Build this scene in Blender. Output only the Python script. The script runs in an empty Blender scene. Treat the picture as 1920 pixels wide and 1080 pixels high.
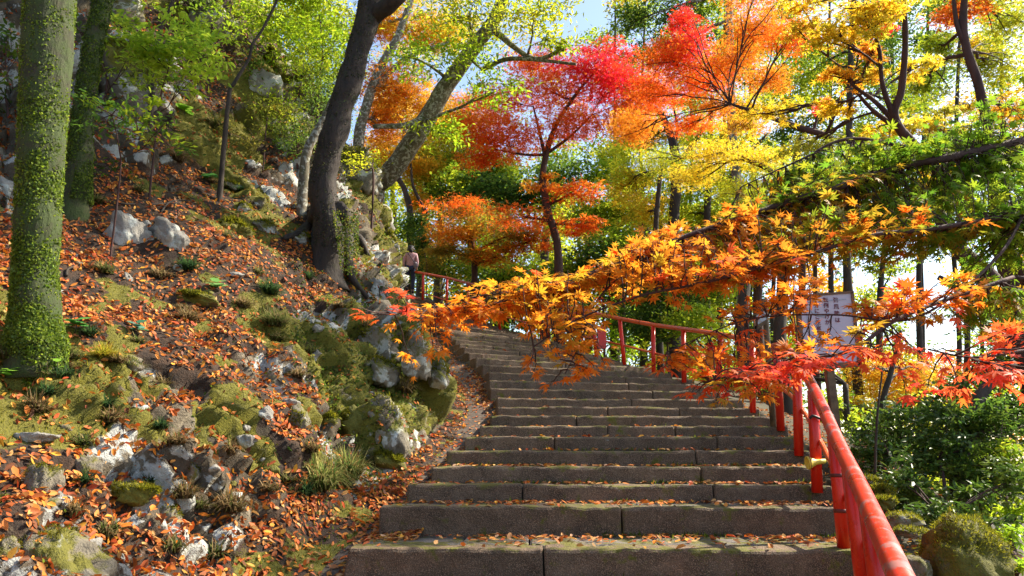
import bpy, math, random
import numpy as np
from mathutils import Vector, Matrix
from mathutils.bvhtree import BVHTree

# ------------------------------------------------------------------ camera, sky, sun, exposure
sc = bpy.context.scene
FPX = 1397.0
PITCH = math.atan((850 - 540) / FPX)
cam_d = bpy.data.cameras.new('camera'); cam = bpy.data.objects.new('camera', cam_d)
sc.collection.objects.link(cam); sc.camera = cam
cam.location = (0, 0, 0); cam.rotation_euler = (math.pi / 2 + PITCH, 0, 0)
cam_d.sensor_width = 36; cam_d.lens = 36 * FPX / 1920; cam_d.clip_end = 2000; cam_d.clip_start = .05

SUN_EL, SUN_AZ = math.radians(42), math.radians(68)      # azimuth: clockwise from the view direction (+y)
w = bpy.data.worlds.new('World'); sc.world = w; w.use_nodes = True
nt = w.node_tree; bg = nt.nodes['Background']
sky = nt.nodes.new('ShaderNodeTexSky'); sky.sky_type = 'NISHITA'; sky.sun_disc = False
sky.sun_elevation = SUN_EL; sky.sun_rotation = SUN_AZ; sky.air_density = 1.0; sky.dust_density = 1.2; sky.ozone_density = .3
nt.links.new(sky.outputs[0], bg.inputs[0]); bg.inputs[1].default_value = .13
sd = bpy.data.lights.new('sun', 'SUN'); sd.energy = 5.0; sd.angle = math.radians(.55); sd.color = (1, .9, .72)
so = bpy.data.objects.new('sun', sd); sc.collection.objects.link(so)
sdir = Vector((math.sin(SUN_AZ) * math.cos(SUN_EL), math.cos(SUN_AZ) * math.cos(SUN_EL), math.sin(SUN_EL)))
so.rotation_euler = sdir.to_track_quat('Z', 'Y').to_euler()
sc.view_settings.view_transform = 'Standard'; sc.view_settings.look = 'None'
sc.view_settings.exposure = 1.32; sc.view_settings.gamma = 1
sc.view_settings.use_curve_mapping = False
sc.cycles.max_bounces = 8; sc.cycles.diffuse_bounces = 4; sc.cycles.transmission_bounces = 6
sc.cycles.sample_clamp_indirect = 6

COL = sc.collection
rng = np.random.default_rng(7); random.seed(7)
cP, sP = math.cos(PITCH), math.sin(PITCH)

def at(px, py, Y):
    """world point seen at photo pixel (px, py), Y metres ahead"""
    u = (px - 960) / FPX; v = (540 - py) / FPX
    d = Vector((u, cP - v * sP, sP + v * cP)); return d * (Y / d.y)
def ray(px, py):
    u = (px - 960) / FPX; v = (540 - py) / FPX
    return Vector((u, cP - v * sP, sP + v * cP)).normalized()

# ------------------------------------------------------------------ numpy noise
def _h(ix, iy, iz, s):
    with np.errstate(over='ignore'):
        a = (ix.astype(np.uint32) * np.uint32(374761393) + iy.astype(np.uint32) * np.uint32(668265263)
             + iz.astype(np.uint32) * np.uint32(2147483647) + np.uint32(s * 1274126177 & 0xffffffff))
        a = (a ^ (a >> np.uint32(13))) * np.uint32(1274126177)
        a = (a ^ (a >> np.uint32(15))) * np.uint32(2246822519)
        a = a ^ (a >> np.uint32(16))
    return (a & np.uint32(0xffffff)).astype(np.float64) / 0xffffff
def vnoise(P, f, s=0):
    Q = P * f + 1000; i = np.floor(Q).astype(np.int64); t = Q - i; t = t * t * (3 - 2 * t); o = 0
    for dx in (0, 1):
        for dy in (0, 1):
            for dz in (0, 1):
                wgt = (t[:, 0] if dx else 1 - t[:, 0]) * (t[:, 1] if dy else 1 - t[:, 1]) * (t[:, 2] if dz else 1 - t[:, 2])
                o = o + wgt * _h(i[:, 0] + dx, i[:, 1] + dy, i[:, 2] + dz, s)
    return o
def fbm(P, f, o=4, s=0):
    a, r, n = 1., 0, 0
    for k in range(o):
        r = r + a * vnoise(P, f * 2 ** k, s + k * 7); n += a; a *= .5
    return r / n
def facets(P, f, s=0):
    """blocky rock relief: each nearest-point cell is a tilted plane; returns height, edge distance, cell value"""
    Q = P * f + 1000; c = np.floor(Q).astype(np.int64)
    b1 = np.full(len(P), 9.); b2 = b1.copy(); fp = np.zeros_like(P); g = np.zeros_like(P); val = np.zeros(len(P))
    for dx in (-1, 0, 1):
        for dy in (-1, 0, 1):
            for dz in (-1, 0, 1):
                n = c + np.array([dx, dy, dz]); r = [_h(n[:, 0], n[:, 1], n[:, 2], s + k) for k in range(7)]
                p = n + np.stack(r[:3], 1); d = np.linalg.norm(Q - p, axis=1)
                m = d < b1; b2 = np.where(m, b1, np.minimum(b2, d)); b1 = np.where(m, d, b1)
                fp[m] = p[m]; g[m] = np.stack(r[3:6], 1)[m] - .5; val[m] = r[6][m]
    return val + ((Q - fp) * g).sum(1) * 1.1, b2 - b1, val
def sstep(a, b, x):
    t = np.clip((x - a) / (b - a), 0, 1); return t * t * (3 - 2 * t)

ORD = 'first second third fourth fifth sixth seventh eighth ninth tenth eleventh twelfth thirteenth fourteenth fifteenth sixteenth'.split()
def place(px, py):
    return ('at the left frame edge' if px < 150 else 'left of centre' if px < 330 else 'midway' if px < 520 else 'near the stairs') + (
        ', high up' if py < 480 else ', halfway up' if py < 640 else ', on the lower bank' if py < 830 else ', at the bank\'s bottom')
# ------------------------------------------------------------------ object helpers
def empty(name, loc, label=None, cat=None, group=None):
    o = bpy.data.objects.new(name, None); o.empty_display_size = .1; COL.objects.link(o); o.location = loc
    if label: o['label'] = label
    if cat: o['category'] = cat
    if group: o['group'] = group
    return o
def tag(o, label, cat, group=None):
    o['label'] = label; o['category'] = cat
    if group: o['group'] = group
    return o
def mesh(name, V, F, mat=None, parent=None, cols=None, smooth=True, kind=None, attrs=None, loc=None):
    """V in world space; F (n,3) or (n,4) array or list of lists"""
    V = np.asarray(V, dtype=np.float32)
    base = np.zeros(3, dtype=np.float32)
    if parent is not None:
        base = np.array(wloc(parent), dtype=np.float32)
    elif loc is not None:
        base = np.array(loc, dtype=np.float32)
    V = V - base
    me = bpy.data.meshes.new(name)
    if isinstance(F, np.ndarray):
        n, k = F.shape
        me.vertices.add(len(V)); me.vertices.foreach_set('co', V.ravel())
        me.loops.add(n * k); me.loops.foreach_set('vertex_index', F.astype(np.int32).ravel())
        me.polygons.add(n); me.polygons.foreach_set('loop_start', np.arange(0, n * k, k, dtype=np.int32))
        me.update(calc_edges=True)
    else:
        me.from_pydata([tuple(v) for v in V], [], F)
    if smooth: me.polygons.foreach_set('use_smooth', np.ones(len(me.polygons), dtype=bool))
    if cols is not None:
        a = me.color_attributes.new('col', 'FLOAT_COLOR', 'POINT')
        c4 = np.ones((len(V), 4), dtype=np.float32); c4[:, :3] = cols; a.data.foreach_set('color', c4.ravel())
    for k, v in (attrs or {}).items():
        a = me.attributes.new(k, 'FLOAT', 'POINT'); a.data.foreach_set('value', np.asarray(v, dtype=np.float32))
    if mat: me.materials.append(mat)
    o = bpy.data.objects.new(name, me); COL.objects.link(o)
    if parent is not None: o.parent = parent
    elif loc is not None: o.location = loc
    if kind: o['kind'] = kind
    return o
def wloc(o):
    l = Vector(o.location)
    while o.parent is not None:
        o = o.parent; l = l + Vector(o.location)
    return l
class Acc:
    def __init__(s): s.V = []; s.F = []; s.C = []; s.n = 0
    def add(s, V, F, c=None):
        V = np.asarray(V, float); F = np.asarray(F)
        if F.shape[1] == 4: F = np.concatenate([F[:, [0, 1, 2]], F[:, [0, 2, 3]]])
        s.V.append(V); s.F.append(F + s.n); s.n += len(V)
        if c is not None: s.C.append(np.broadcast_to(c, (len(V), 3)))
    def build(s, name, mat, parent=None, **k):
        if not s.V: return None
        return mesh(name, np.concatenate(s.V), np.concatenate(s.F), mat, parent, cols=np.concatenate(s.C) if s.C else None, **k)
def tube(pts, rad, seg=8, cap=True, rough=0, seed=0):
    P = np.array([tuple(p) for p in pts], float); n = len(P); rad = np.broadcast_to(rad, (n,)).astype(float)
    T = np.gradient(P, axis=0); T /= np.linalg.norm(T, axis=1)[:, None] + 1e-9
    ref = np.array([0, 0, 1.]) if abs(T[:, 2]).mean() < .8 else np.array([1., .1, 0])
    A = np.cross(T, ref); A /= np.linalg.norm(A, axis=1)[:, None] + 1e-9; B = np.cross(T, A)
    th = np.linspace(0, 2 * np.pi, seg, endpoint=False)
    ring = np.cos(th)[None, :, None] * A[:, None] + np.sin(th)[None, :, None] * B[:, None]
    V = P[:, None] + ring * rad[:, None, None]
    if rough:
        nz = fbm(V.reshape(-1, 3), 1.2 / max(rad.mean(), .02) * .5, 3, seed).reshape(n, seg) - .5
        V = V + ring * (nz * rough)[:, :, None] * rad[:, None, None]
    V = V.reshape(-1, 3); i = np.arange(n - 1)[:, None] * seg; j = np.arange(seg)[None]; k = (j + 1) % seg
    F = np.stack([i + j, i + k, i + seg + k, i + seg + j], -1).reshape(-1, 4)
    F = np.concatenate([F[:, [0, 1, 2]], F[:, [0, 2, 3]]])
    if cap:
        V = np.concatenate([V, P[:1], P[-1:]]); c0 = n * seg
        j = np.arange(seg); k = (j + 1) % seg
        F = np.concatenate([F, np.stack([k, j, np.full(seg, c0)], 1), np.stack([j + (n - 1) * seg, k + (n - 1) * seg, np.full(seg, c0 + 1)], 1)])
    return V, F
def smoothpath(pts, m=6):
    """Catmull-Rom through the rows of pts"""
    P = np.array([tuple(p) for p in pts], float)
    if len(P) < 3: return np.array([P[0] + (P[-1] - P[0]) * t for t in np.linspace(0, 1, m + 1)])
    Q = np.concatenate([[2 * P[0] - P[1]], P, [2 * P[-1] - P[-2]]]); out = []
    for i in range(1, len(Q) - 2):
        for t in np.linspace(0, 1, m, endpoint=False):
            a, b, c, d = Q[i - 1], Q[i], Q[i + 1], Q[i + 2]
            out.append(.5 * ((2 * b) + (-a + c) * t + (2 * a - 5 * b + 4 * c - d) * t * t + (-a + 3 * b - 3 * c + d) * t ** 3))
    out.append(P[-1]); return np.array(out)
def frames(nrm, ang):
    """(N,3,3) columns: tangent a, tangent b, normal; turned by ang about the normal"""
    nrm = nrm / (np.linalg.norm(nrm, axis=1)[:, None] + 1e-9)
    ref = np.where(np.abs(nrm[:, 2:3]) < .9, np.array([[0, 0, 1.]]), np.array([[1., 0, 0]]))
    a = np.cross(ref, nrm); a /= np.linalg.norm(a, axis=1)[:, None] + 1e-9; b = np.cross(nrm, a)
    ca, sa = np.cos(ang)[:, None], np.sin(ang)[:, None]
    return np.stack([a * ca + b * sa, -a * sa + b * ca, nrm], 2)
def scatter(tV, tF, pos, R, scl, cols, vary=None):
    """N copies of one small leaf as one vertex soup"""
    N, n = len(pos), len(tV)
    tv = np.broadcast_to(tV, (N, n, 3)).copy()
    if vary is not None: tv[:, :, 2] *= vary[:, None]
    V = np.einsum('nij,nkj->nki', R, tv) * np.asarray(scl)[:, None, None] + pos[:, None]
    F = (np.asarray(tF)[None] + (np.arange(N) * n)[:, None, None]).reshape(-1, np.asarray(tF).shape[1])
    return V.reshape(-1, 3), F, np.repeat(cols, n, 0)
def palette(cs, n, jit=.18, r=None):
    r = r or rng; cs = np.array(cs, float); c = cs[r.integers(0, len(cs), n)]
    t = r.random((n, 1)); c = c * (1 - t * .35) + cs[r.integers(0, len(cs), n)] * t * .35
    return np.clip(c * (1 + (r.random((n, 1)) - .5) * 2 * jit), .005, .95)

# leaf templates (unit size: tip about 1 from the stalk point)
def maple_leaf(lobes=7, detail=True):
    ang = np.radians([0, 42, -42, 82, -82, 124, -124][:lobes]); L = [1, .92, .92, .72, .72, .42, .42][:lobes]
    order = np.argsort(ang); ang = ang[order]; L = np.array(L)[order]; out = []
    for i in range(lobes):
        a, l = ang[i], L[i]; wd = .115 * (.5 + .5 * l)
        def q(r, off): return (math.cos(a) * r - math.sin(a) * off, math.sin(a) * r + math.cos(a) * off, 0)
        pre = a - (ang[i] - ang[i - 1]) / 2 if i else None
        if pre is not None: out.append((math.cos(pre) * .27, math.sin(pre) * .27, -.02))
        if detail: out += [q(l * .55, -wd)[:2] + (-.03,)]
        out.append(q(l, 0)[:2] + (-.16 * l,))
        if detail: out += [q(l * .55, wd)[:2] + (-.03,)]
    V = np.array([(0, 0, .03)] + out); n = len(out)
    F = [(0, i, i + 1) for i in range(1, n)] + [(0, n, 1)]
    V[:, 0] += .1
    return V, np.array(F)
LEAF_FINE = maple_leaf(7, True)
LEAF_MID = maple_leaf(5, False)
def spikes():
    V, F = [(0, 0, .05)], []
    for a, l in ((0, 1), (.75, .85), (-.75, .85), (1.6, .6), (-1.6, .6)):
        c, s = math.cos(a), math.sin(a); k = len(V)
        V += [(c * .45 - s * .13, s * .45 + c * .13, 0), (c * l, s * l, -.12), (c * .45 + s * .13, s * .45 - c * .13, 0)]
        F += [(k, k + 2, k + 1)]
        V[k] = (c * .12 - s * .12, s * .12 + c * .12, .04); V[k + 2] = (c * .12 + s * .12, s * .12 - c * .12, .0)
    return np.array(V)[1:], np.array(F) - 1
LEAF_STAR = spikes()
LEAF_OVAL = (np.array([(0, 0, 0), (.32, .19, .05), (.7, .17, .05), (1, 0, -.06), (.7, -.17, .05), (.32, -.19, .05), (.5, 0, -.01)]),
             np.array([(0, 6, 1), (1, 6, 2), (2, 6, 3), (3, 6, 4), (4, 6, 5), (5, 6, 0)]))
LEAF_CURL = (np.array([(0, 0, 0), (.4, .25, .15), (.8, .17, .17), (1, 0, .04), (.62, -.22, .13), (.25, -.2, .12)]),
             np.array([(0, 2, 1), (0, 3, 2), (0, 4, 3), (0, 5, 4)]))
LEAF_TRI = (np.array([(-.1, .0, 0), (1, 0, -.12), (.22, .2, .03), (.45, .8, -.1), (.05, .1, .04), (.22, -.2, .03), (.45, -.8, -.1), (.05, -.1, .04)]), np.array([(0, 5, 1), (0, 1, 2), (4, 2, 3), (7, 6, 5)]))
LEAF_TRI = (LEAF_TRI[0][[0, 1, 2, 3, 5, 6]], np.array([(0, 1, 2), (0, 5, 4), (0, 2, 3)]))
LEAF_OVAL = (np.array([(0, 0, 0), (.35, .2, .05), (.75, .15, .03), (1, 0, -.06), (.75, -.15, .03), (.35, -.2, .05)]),
             np.array([(0, 2, 1), (0, 3, 2), (0, 4, 3), (0, 5, 4)]))
LEAF_DIA = (np.array([(0, 0, 0), (.5, .27, .05), (1, 0, -.08), (.5, -.27, .05)]), np.array([(0, 1, 2), (0, 2, 3)]))
LEAF_LONG = (np.array([(0, 0, 0), (.45, .15, .04), (1, 0, -.15), (.45, -.15, .04)]), np.array([(0, 1, 2), (0, 2, 3)]))
LEAF_ROUND = (np.array([(0, 0, 0), (.25, .38, .03), (.75, .4, 0), (1, 0, -.05), (.75, -.4, 0), (.25, -.38, .03)]),
              np.array([(0, 2, 1), (0, 3, 2), (0, 4, 3), (0, 5, 4)]))

# ------------------------------------------------------------------ materials
def newmat(name):
    m = bpy.data.materials.new(name); m.use_nodes = True; t = m.node_tree
    return m, t, t.nodes['Principled BSDF']
def N(t, kind, **k):
    n = t.nodes.new('ShaderNode' + kind)
    for a, v in k.items():
        if a in n.inputs.keys(): n.inputs[a].default_value = v
        else: setattr(n, a, v)
    return n
def noise(t, scale, detail=5, rough=.55, dist=0, coord=None, w_=None):
    n = N(t, 'TexNoise'); n.inputs['Scale'].default_value = scale; n.inputs['Detail'].default_value = detail
    n.inputs['Roughness'].default_value = rough; n.inputs['Distortion'].default_value = dist
    if coord is not None: t.links.new(coord, n.inputs['Vector'])
    return n.outputs['Fac']
def ramp(t, fac, stops):
    r = N(t, 'ValToRGB'); e = r.color_ramp.elements
    while len(e) > 1: e.remove(e[-1])
    e[0].position = stops[0][0]; e[0].color = (*stops[0][1], 1) if isinstance(stops[0][1], tuple) else (stops[0][1],) * 3 + (1,)
    for p, c in stops[1:]:
        x = e.new(p); x.color = (*c, 1) if isinstance(c, tuple) else (c, c, c, 1)
    t.links.new(fac, r.inputs[0]); return r.outputs[0]
def mixc(t, fac, a, b):
    n = N(t, 'Mix'); n.data_type = 'RGBA'
    for s, v in ((n.inputs[0], fac), (n.inputs[6], a), (n.inputs[7], b)):
        if isinstance(v, tuple): s.default_value = (*v, 1)
        elif isinstance(v, (int, float)): s.default_value = v
        else: t.links.new(v, s)
    return n.outputs[2]
def math_(t, op, a, b=0):
    n = N(t, 'Math'); n.operation = op
    for s, v in ((n.inputs[0], a), (n.inputs[1], b)):
        if isinstance(v, (int, float)): s.default_value = v
        else: t.links.new(v, s)
    return n.outputs[0]
def bump(t, p, h, strength=.5, dist=.02):
    b = N(t, 'Bump'); b.inputs['Strength'].default_value = strength; b.inputs['Distance'].default_value = dist
    t.links.new(h, b.inputs['Height']); t.links.new(b.outputs[0], p.inputs['Normal'])
def objco(t): return N(t, 'TexCoord').outputs['Object']
def attr(t, name): n = N(t, 'Attribute'); n.attribute_name = name; return n.outputs

def leafmat(name, trans=.5, rough=.45, spec=.35):
    m, t, p = newmat(name); c = attr(t, 'col')['Color']
    v = noise(t, 60, 2, coord=objco(t)); c2 = mixc(t, math_(t, 'MULTIPLY', v, .35), c, mixc(t, .6, c, (.05, .03, .01)))
    t.links.new(c2, p.inputs['Base Color']); p.inputs['Roughness'].default_value = rough
    p.inputs['Specular IOR Level'].default_value = spec
    tr = N(t, 'BsdfTranslucent'); t.links.new(c, tr.inputs['Color'])
    mx = N(t, 'MixShader'); mx.inputs[0].default_value = trans
    t.links.new(p.outputs[0], mx.inputs[1]); t.links.new(tr.outputs[0], mx.inputs[2])
    t.links.new(mx.outputs[0], t.nodes['Material Output'].inputs[0]); return m
M_LEAF = leafmat('living_leaf', .66, .5, .25)
M_GLOSSY = leafmat('glossy_leaf', .35, .42, .4)
M_DRY = leafmat('dry_leaf', .18, .6, .2)

def barkmat(name, a, b, moss=None, mossamt=.5, scale=9, lichen=0.):
    m, t, p = newmat(name); co = objco(t)
    mp = N(t, 'Mapping'); mp.inputs['Scale'].default_value = (1, 1, .3); t.links.new(co, mp.inputs['Vector'])
    n1 = noise(t, scale, 7, .65, .4, mp.outputs[0]); c = ramp(t, n1, [(.3, a), (.7, b)])
    if moss:
        n2 = noise(t, 5, 6, .7, 0, co); n3 = noise(t, 70, 3, .6, 0, co)
        mc = mixc(t, n3, tuple(x * .45 for x in moss), tuple(x * 1.5 for x in moss))
        c = mixc(t, ramp(t, n2, [(1 - mossamt - .12, 0.), (1 - mossamt + .08, 1.)]), c, mc)
    if lichen:
        c = mixc(t, ramp(t, noise(t, 14, 4, .6, .3, co), [(.62 - lichen, 0.), (.66 - lichen, .8)]), c, (.36, .36, .31))
    t.links.new(c, p.inputs['Base Color']); p.inputs['Roughness'].default_value = .85
    bump(t, p, n1, .9, .03); return m
M_BARK = barkmat('dark_bark', (.013, .009, .006), (.065, .044, .03), (.04, .05, .012), .25)
M_BARKD = barkmat('shaded_dark_bark', (.01, .007, .006), (.042, .028, .021), (.03, .05, .012), .3, 12)  # bark darkened so the leaning trunk's shade sits in its colour
M_BARKP = barkmat('pale_bark', (.05, .04, .026), (.19, .155, .105), (.06, .08, .02), .38, 8, .1)
M_BARKG = barkmat('mossy_bark', (.012, .009, .005), (.05, .036, .02), (.035, .055, .007), .55, 22)
M_TWIG = barkmat('maple_twig_bark', (.03, .012, .01), (.085, .035, .028))

def stonemat(name, base, dark, mossamt=.3, lich=.3, speck=True, sc_=1.):
    m, t, p = newmat(name); co = objco(t)
    geo = N(t, 'NewGeometry'); sx = N(t, 'SeparateXYZ'); t.links.new(geo.outputs['Normal'], sx.inputs[0]); up = sx.outputs[2]
    n1 = noise(t, 3 * sc_, 8, .62, .3, co); c = ramp(t, n1, [(.3, dark), (.68, base)])
    if speck: c = mixc(t, ramp(t, noise(t, 120 * sc_, 2, .5, 0, co), [(.53, 0.), (.62, .75)]), c, tuple(min(1, x * 2.6) for x in base))
    nl = noise(t, 2.6 * sc_, 7, .6, .6, co); lc = mixc(t, noise(t, 30, 3, .5, 0, co), (.34, .36, .32), (.62, .63, .58))
    c = mixc(t, ramp(t, nl, [(.64 - lich * .2, 0.), (.665 - lich * .2, 1.)]), c, lc)
    nm = noise(t, 3.4 * sc_, 7, .7, .2, co); nm2 = noise(t, 90, 3, .6, 0, co)
    k = math_(t, 'ADD', nm, math_(t, 'MULTIPLY', up, .11))
    mc = mixc(t, nm2, (.03, .035, .004), (.22, .2, .015))
    c = mixc(t, ramp(t, k, [(.72 - mossamt * .34, 0.), (.80 - mossamt * .34, 1.)]), c, mc)
    rn = N(t, 'ObjectInfo').outputs['Random']; c = mixc(t, math_(t, 'MULTIPLY', rn, .45), c, mixc(t, .55, c, (.03, .018, .008)))
    t.links.new(c, p.inputs['Base Color']); p.inputs['Roughness'].default_value = .85
    h = math_(t, 'ADD', noise(t, 9 * sc_, 8, .65, .3, co), math_(t, 'MULTIPLY', nm2, .5)); bump(t, p, h, .8, .03); return m
M_ROCK = stonemat('lichened_rock', (.3, .265, .2), (.075, .06, .04), .55, .5, False)
M_ROCKW = stonemat('pale_rock', (.42, .4, .36), (.17, .155, .13), .12, .65, False)
M_ROCKM = stonemat('mossy_rock', (.16, .14, .11), (.055, .048, .035), 1.0, .15, False)
M_STEP = stonemat('weathered_granite', (.165, .108, .068), (.036, .022, .012), .4, -.35, True, 1.6)
M_TREAD = stonemat('worn_tread_stone', (.2, .175, .16), (.08, .066, .056), .42, -.3, False, 2.2)

def hillmat():
    m, t, p = newmat('hillside_soil_and_rock'); co = objco(t); A = attr(t, 'rock')['Fac']; Mo = attr(t, 'moss')['Fac']
    n1 = noise(t, 14, 7, .7, 0, co); soil = ramp(t, n1, [(.3, (.012, .007, .004)), (.55, (.045, .022, .01)), (.75, (.12, .055, .022))])
    nr = noise(t, 2.2, 9, .62, .5, co)
    rock = ramp(t, nr, [(.3, (.035, .027, .016)), (.5, (.12, .092, .058)), (.7, (.27, .23, .165))])
    nl = noise(t, 1.7, 8, .62, .8, co); rock = mixc(t, ramp(t, nl, [(.525, 0.), (.545, 1.)]), rock, mixc(t, noise(t, 22, 4, .6, 0, co), (.25, .26, .23), (.66, .66, .62)))
    nm = noise(t, 80, 3, .6, 0, co); mossc = mixc(t, nm, (.025, .03, .004), (.25, .22, .014))
    a2 = ramp(t, math_(t, 'ADD', A, math_(t, 'MULTIPLY', math_(t, 'SUBTRACT', noise(t, 6, 6, .7, 0, co), .5), .8)), [(.42, 0.), (.55, 1.)])
    c = mixc(t, a2, soil, rock)
    m2 = ramp(t, math_(t, 'ADD', Mo, math_(t, 'MULTIPLY', math_(t, 'SUBTRACT', noise(t, 9, 6, .7, 0, co), .5), .9)), [(.45, 0.), (.6, 1.)])
    c = mixc(t, m2, c, mossc)
    t.links.new(c, p.inputs['Base Color']); p.inputs['Roughness'].default_value = .9
    h = math_(t, 'ADD', noise(t, 11, 9, .7, .3, co), math_(t, 'MULTIPLY', nm, .4)); bump(t, p, h, 1., .05); return m
M_HILL = hillmat()
def plain(name, c, rough=.6, metal=0, nscale=20, var=.3, bmp=.0):
    m, t, p = newmat(name); co = objco(t); n = noise(t, nscale, 5, .6, 0, co)
    t.links.new(ramp(t, n, [(.3, tuple(x * (1 - var) for x in c)), (.7, tuple(min(1, x * (1 + var * .6)) for x in c))]), p.inputs['Base Color'])
    p.inputs['Roughness'].default_value = rough; p.inputs['Metallic'].default_value = metal
    if bmp: bump(t, p, n, bmp, .01)
    return m
def redpaint(name, c, worn):
    m, t, p = newmat(name); co = objco(t); n = noise(t, 5, 5, .6, 0, co)
    col = ramp(t, n, [(.3, tuple(x * .75 for x in c)), (.7, c)])
    if worn:
        k = noise(t, 7, 7, .7, .2, co); col = mixc(t, ramp(t, k, [(.53, 0.), (.6, .8)]), col, (.36, .2, .2)); col = mixc(t, ramp(t, noise(t, 26, 6, .75, .3, co), [(.62, 0.), (.66, .85)]), col, (.2, .035, .015))
    spk = noise(t, 130, 3, .5, 0, co); col = mixc(t, ramp(t, spk, [(.68, 0.), (.73, .6)]), col, (.25, .05, .02))
    t.links.new(col, p.inputs['Base Color']); p.inputs['Roughness'].default_value = .3
    t.links.new(ramp(t, n, [(.3, .22), (.7, .42)]), p.inputs['Roughness'])
    bump(t, p, noise(t, 40, 4, .6, 0, co), .12, .004); return m
M_RED = redpaint('red_gloss_paint', (.74, .02, .005), False)
M_REDW = redpaint('worn_red_gloss_paint', (.76, .035, .01), True)
M_ORAN = redpaint('orange_red_gloss_paint', (.78, .12, .025), False)
M_PATH = plain('path_asphalt', (.085, .062, .047), .92, 0, 25, .6, .8)
M_GROUND = plain('forest_floor', (.055, .045, .02), .95, 0, 6, .5, .6)
# ------------------------------------------------------------------ stairs layout (ends of every step, x/y/z of its front top edge)
near = [  # left pixel, left Y, right pixel x, right Y
    (596, 1112, 4.72, 1690, 4.5), (650, 1028, 5.2, 1634, 5.1), (710, 950, 6.0, 1566, 5.95), (765, 909, 6.6, 1560, 6.55), (808, 875, 7.0, 1542, 7.0),
    (840, 844, 7.5, 1520, 7.5), (873, 818, 8.0, 1500, 8.05), (900, 799, 8.5, 1478, 8.6), (920, 780, 9.0, 1450, 9.2),
    (933, 763, 9.5, 1424, 9.8), (932, 745, 10., 1394, 10.45), (920, 728, 10.5, 1352, 11.1), (917, 712, 11., 1322, 11.8),
    (917, 698, 11.5, 1302, 12.5), (905, 684, 12., 1260, 13.2), (893, 671, 12.5, 1222, 13.9)]
STEPS = []                                                       # (L, R) Vectors
for px, py, Y, rx, RY in near:
    L = at(px, py, Y); R = at(rx, py, RY); R.z = L.z; STEPS.append((L, R))
Lk = [(0, -.75, 13), (5, -1.35, 15.5), (10, -2.06, 18), (18, -3.5, 21.5), (22, -4.6, 22.8), (27, -6.2, 24.0)]
Rk = [(0, 2.2, 14.5), (5, 1.35, 17.3), (10, .15, 20.2), (18, -1.75, 23.4), (22, -2.75, 24.4), (27, -4.2, 26.4)]
z0 = STEPS[-1][0].z
for j in range(0, 28):
    f = lambda T, c: float(np.interp(j, [t[0] for t in T], [t[c] for t in T]))
    z = z0 + .165 + .15 * j
    STEPS.append((Vector((f(Lk, 1), f(Lk, 2), z)), Vector((f(Rk, 1), f(Rk, 2), z))))
# two more steps below the frame
L, R = STEPS[0]
STEPS.insert(0, (Vector((L.x - .08, L.y - .5, L.z - .15)), Vector((R.x - .2, R.y - .5, L.z - .15))))
L, R = STEPS[0]
STEPS.insert(0, (Vector((L.x - .08, L.y - .5, L.z - .15)), Vector((R.x - .2, R.y - .5, L.z - .15))))
LY = np.array([s[0].y for s in STEPS]); LX = np.array([s[0].x for s in STEPS]); LZ = np.array([s[0].z for s in STEPS])
RY = np.array([s[1].y for s in STEPS]); RX = np.array([s[1].x for s in STEPS])
def zL(Y):                                                        # path level along the left side
    return np.interp(Y, np.r_[-6, 2, LY], np.r_[-1.75, -1.5, LZ - .15])
def zR(Y): return np.interp(Y, np.r_[-6, 2, RY], np.r_[-1.75, -1.45, LZ - .02])
def xR(Y): return np.interp(Y, np.r_[-6, 2, RY, 40, 90], np.r_[1.2, 1.4, RX, -11, -30])
xe_k = [(-6, -1.2), (1, -1.25), (3, -1.35), (4.5, -1.55), (6, -1.46), (7, -1.22), (8.3, -1.0), (9.3, -.88), (10.3, -.88), (11.2, -1.0), (12.2, -1.22),
        (14.2, -1.75), (17.5, -2.75), (20, -3.6), (22, -4.7), (24, -6.2), (27, -8), (40, -16)]
def xe(Y): return np.interp(Y, [k[0] for k in xe_k], [k[1] for k in xe_k])

# ------------------------------------------------------------------ hillside
sk = np.array([-.5, 0, .4, 1, 2, 3.5, 5, 7, 10, 16])
Yk = np.array([-6, 1, 3, 5, 7, 9, 11, 13, 16, 20, 24, 40])
G = np.array([
    [-.12, 0, .4, .8, 1.4, 2.3, 3.3, 5, 8, 13],
    [-.12, 0, .4, .8, 1.4, 2.3, 3.3, 5, 8, 13],
    [-.12, 0, .42, .9, 1.5, 2.3, 3.3, 5, 8, 13],
    [-.12, 0, .42, .88, 1.45, 2.2, 3.2, 5.2, 8.5, 14],
    [-.12, 0, .6, 1.1, 1.6, 2.45, 3.7, 6.2, 9.5, 15],
    [-.12, 0, .78, 1.38, 2.1, 3.0, 4.5, 7.5, 11.5, 17],
    [-.12, 0, .85, 1.6, 2.6, 3.8, 5.6, 9, 13, 18],
    [-.12, 0, 1.0, 2.1, 3.7, 5.8, 8.6, 12, 15, 19],
    [-.12, 0, 1.9, 3.7, 5.0, 7.6, 9.6, 13, 16, 20],
    [-.12, 0, 1.0, 2.2, 3.8, 6.6, 9, 12, 15, 19],
    [-.12, 0, .8, 1.8, 3.2, 4.8, 6.4, 9, 12, 16],
    [-.12, 0, .5, 1.2, 2.2, 3.5, 5, 7, 9, 12]])
def hill_g(s, Y):
    fy = np.interp(Y, Yk, np.arange(len(Yk))); i = np.clip(fy.astype(int), 0, len(Yk) - 2); t = fy - i; t = t * t * (3 - 2 * t)
    out = 0
    for k, wt in ((0, 1 - t), (1, t)):
        rows = np.zeros_like(s)
        for r in range(len(Yk)):
            m = (i + k) == r
            if m.any(): rows[m] = np.interp(s[m], sk, G[r])
        out = out + rows * wt
    return out
sv = np.concatenate([np.arange(-.3, 2.4, .028), np.arange(2.4, 6, .05), np.arange(6, 16, .16)])
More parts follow.
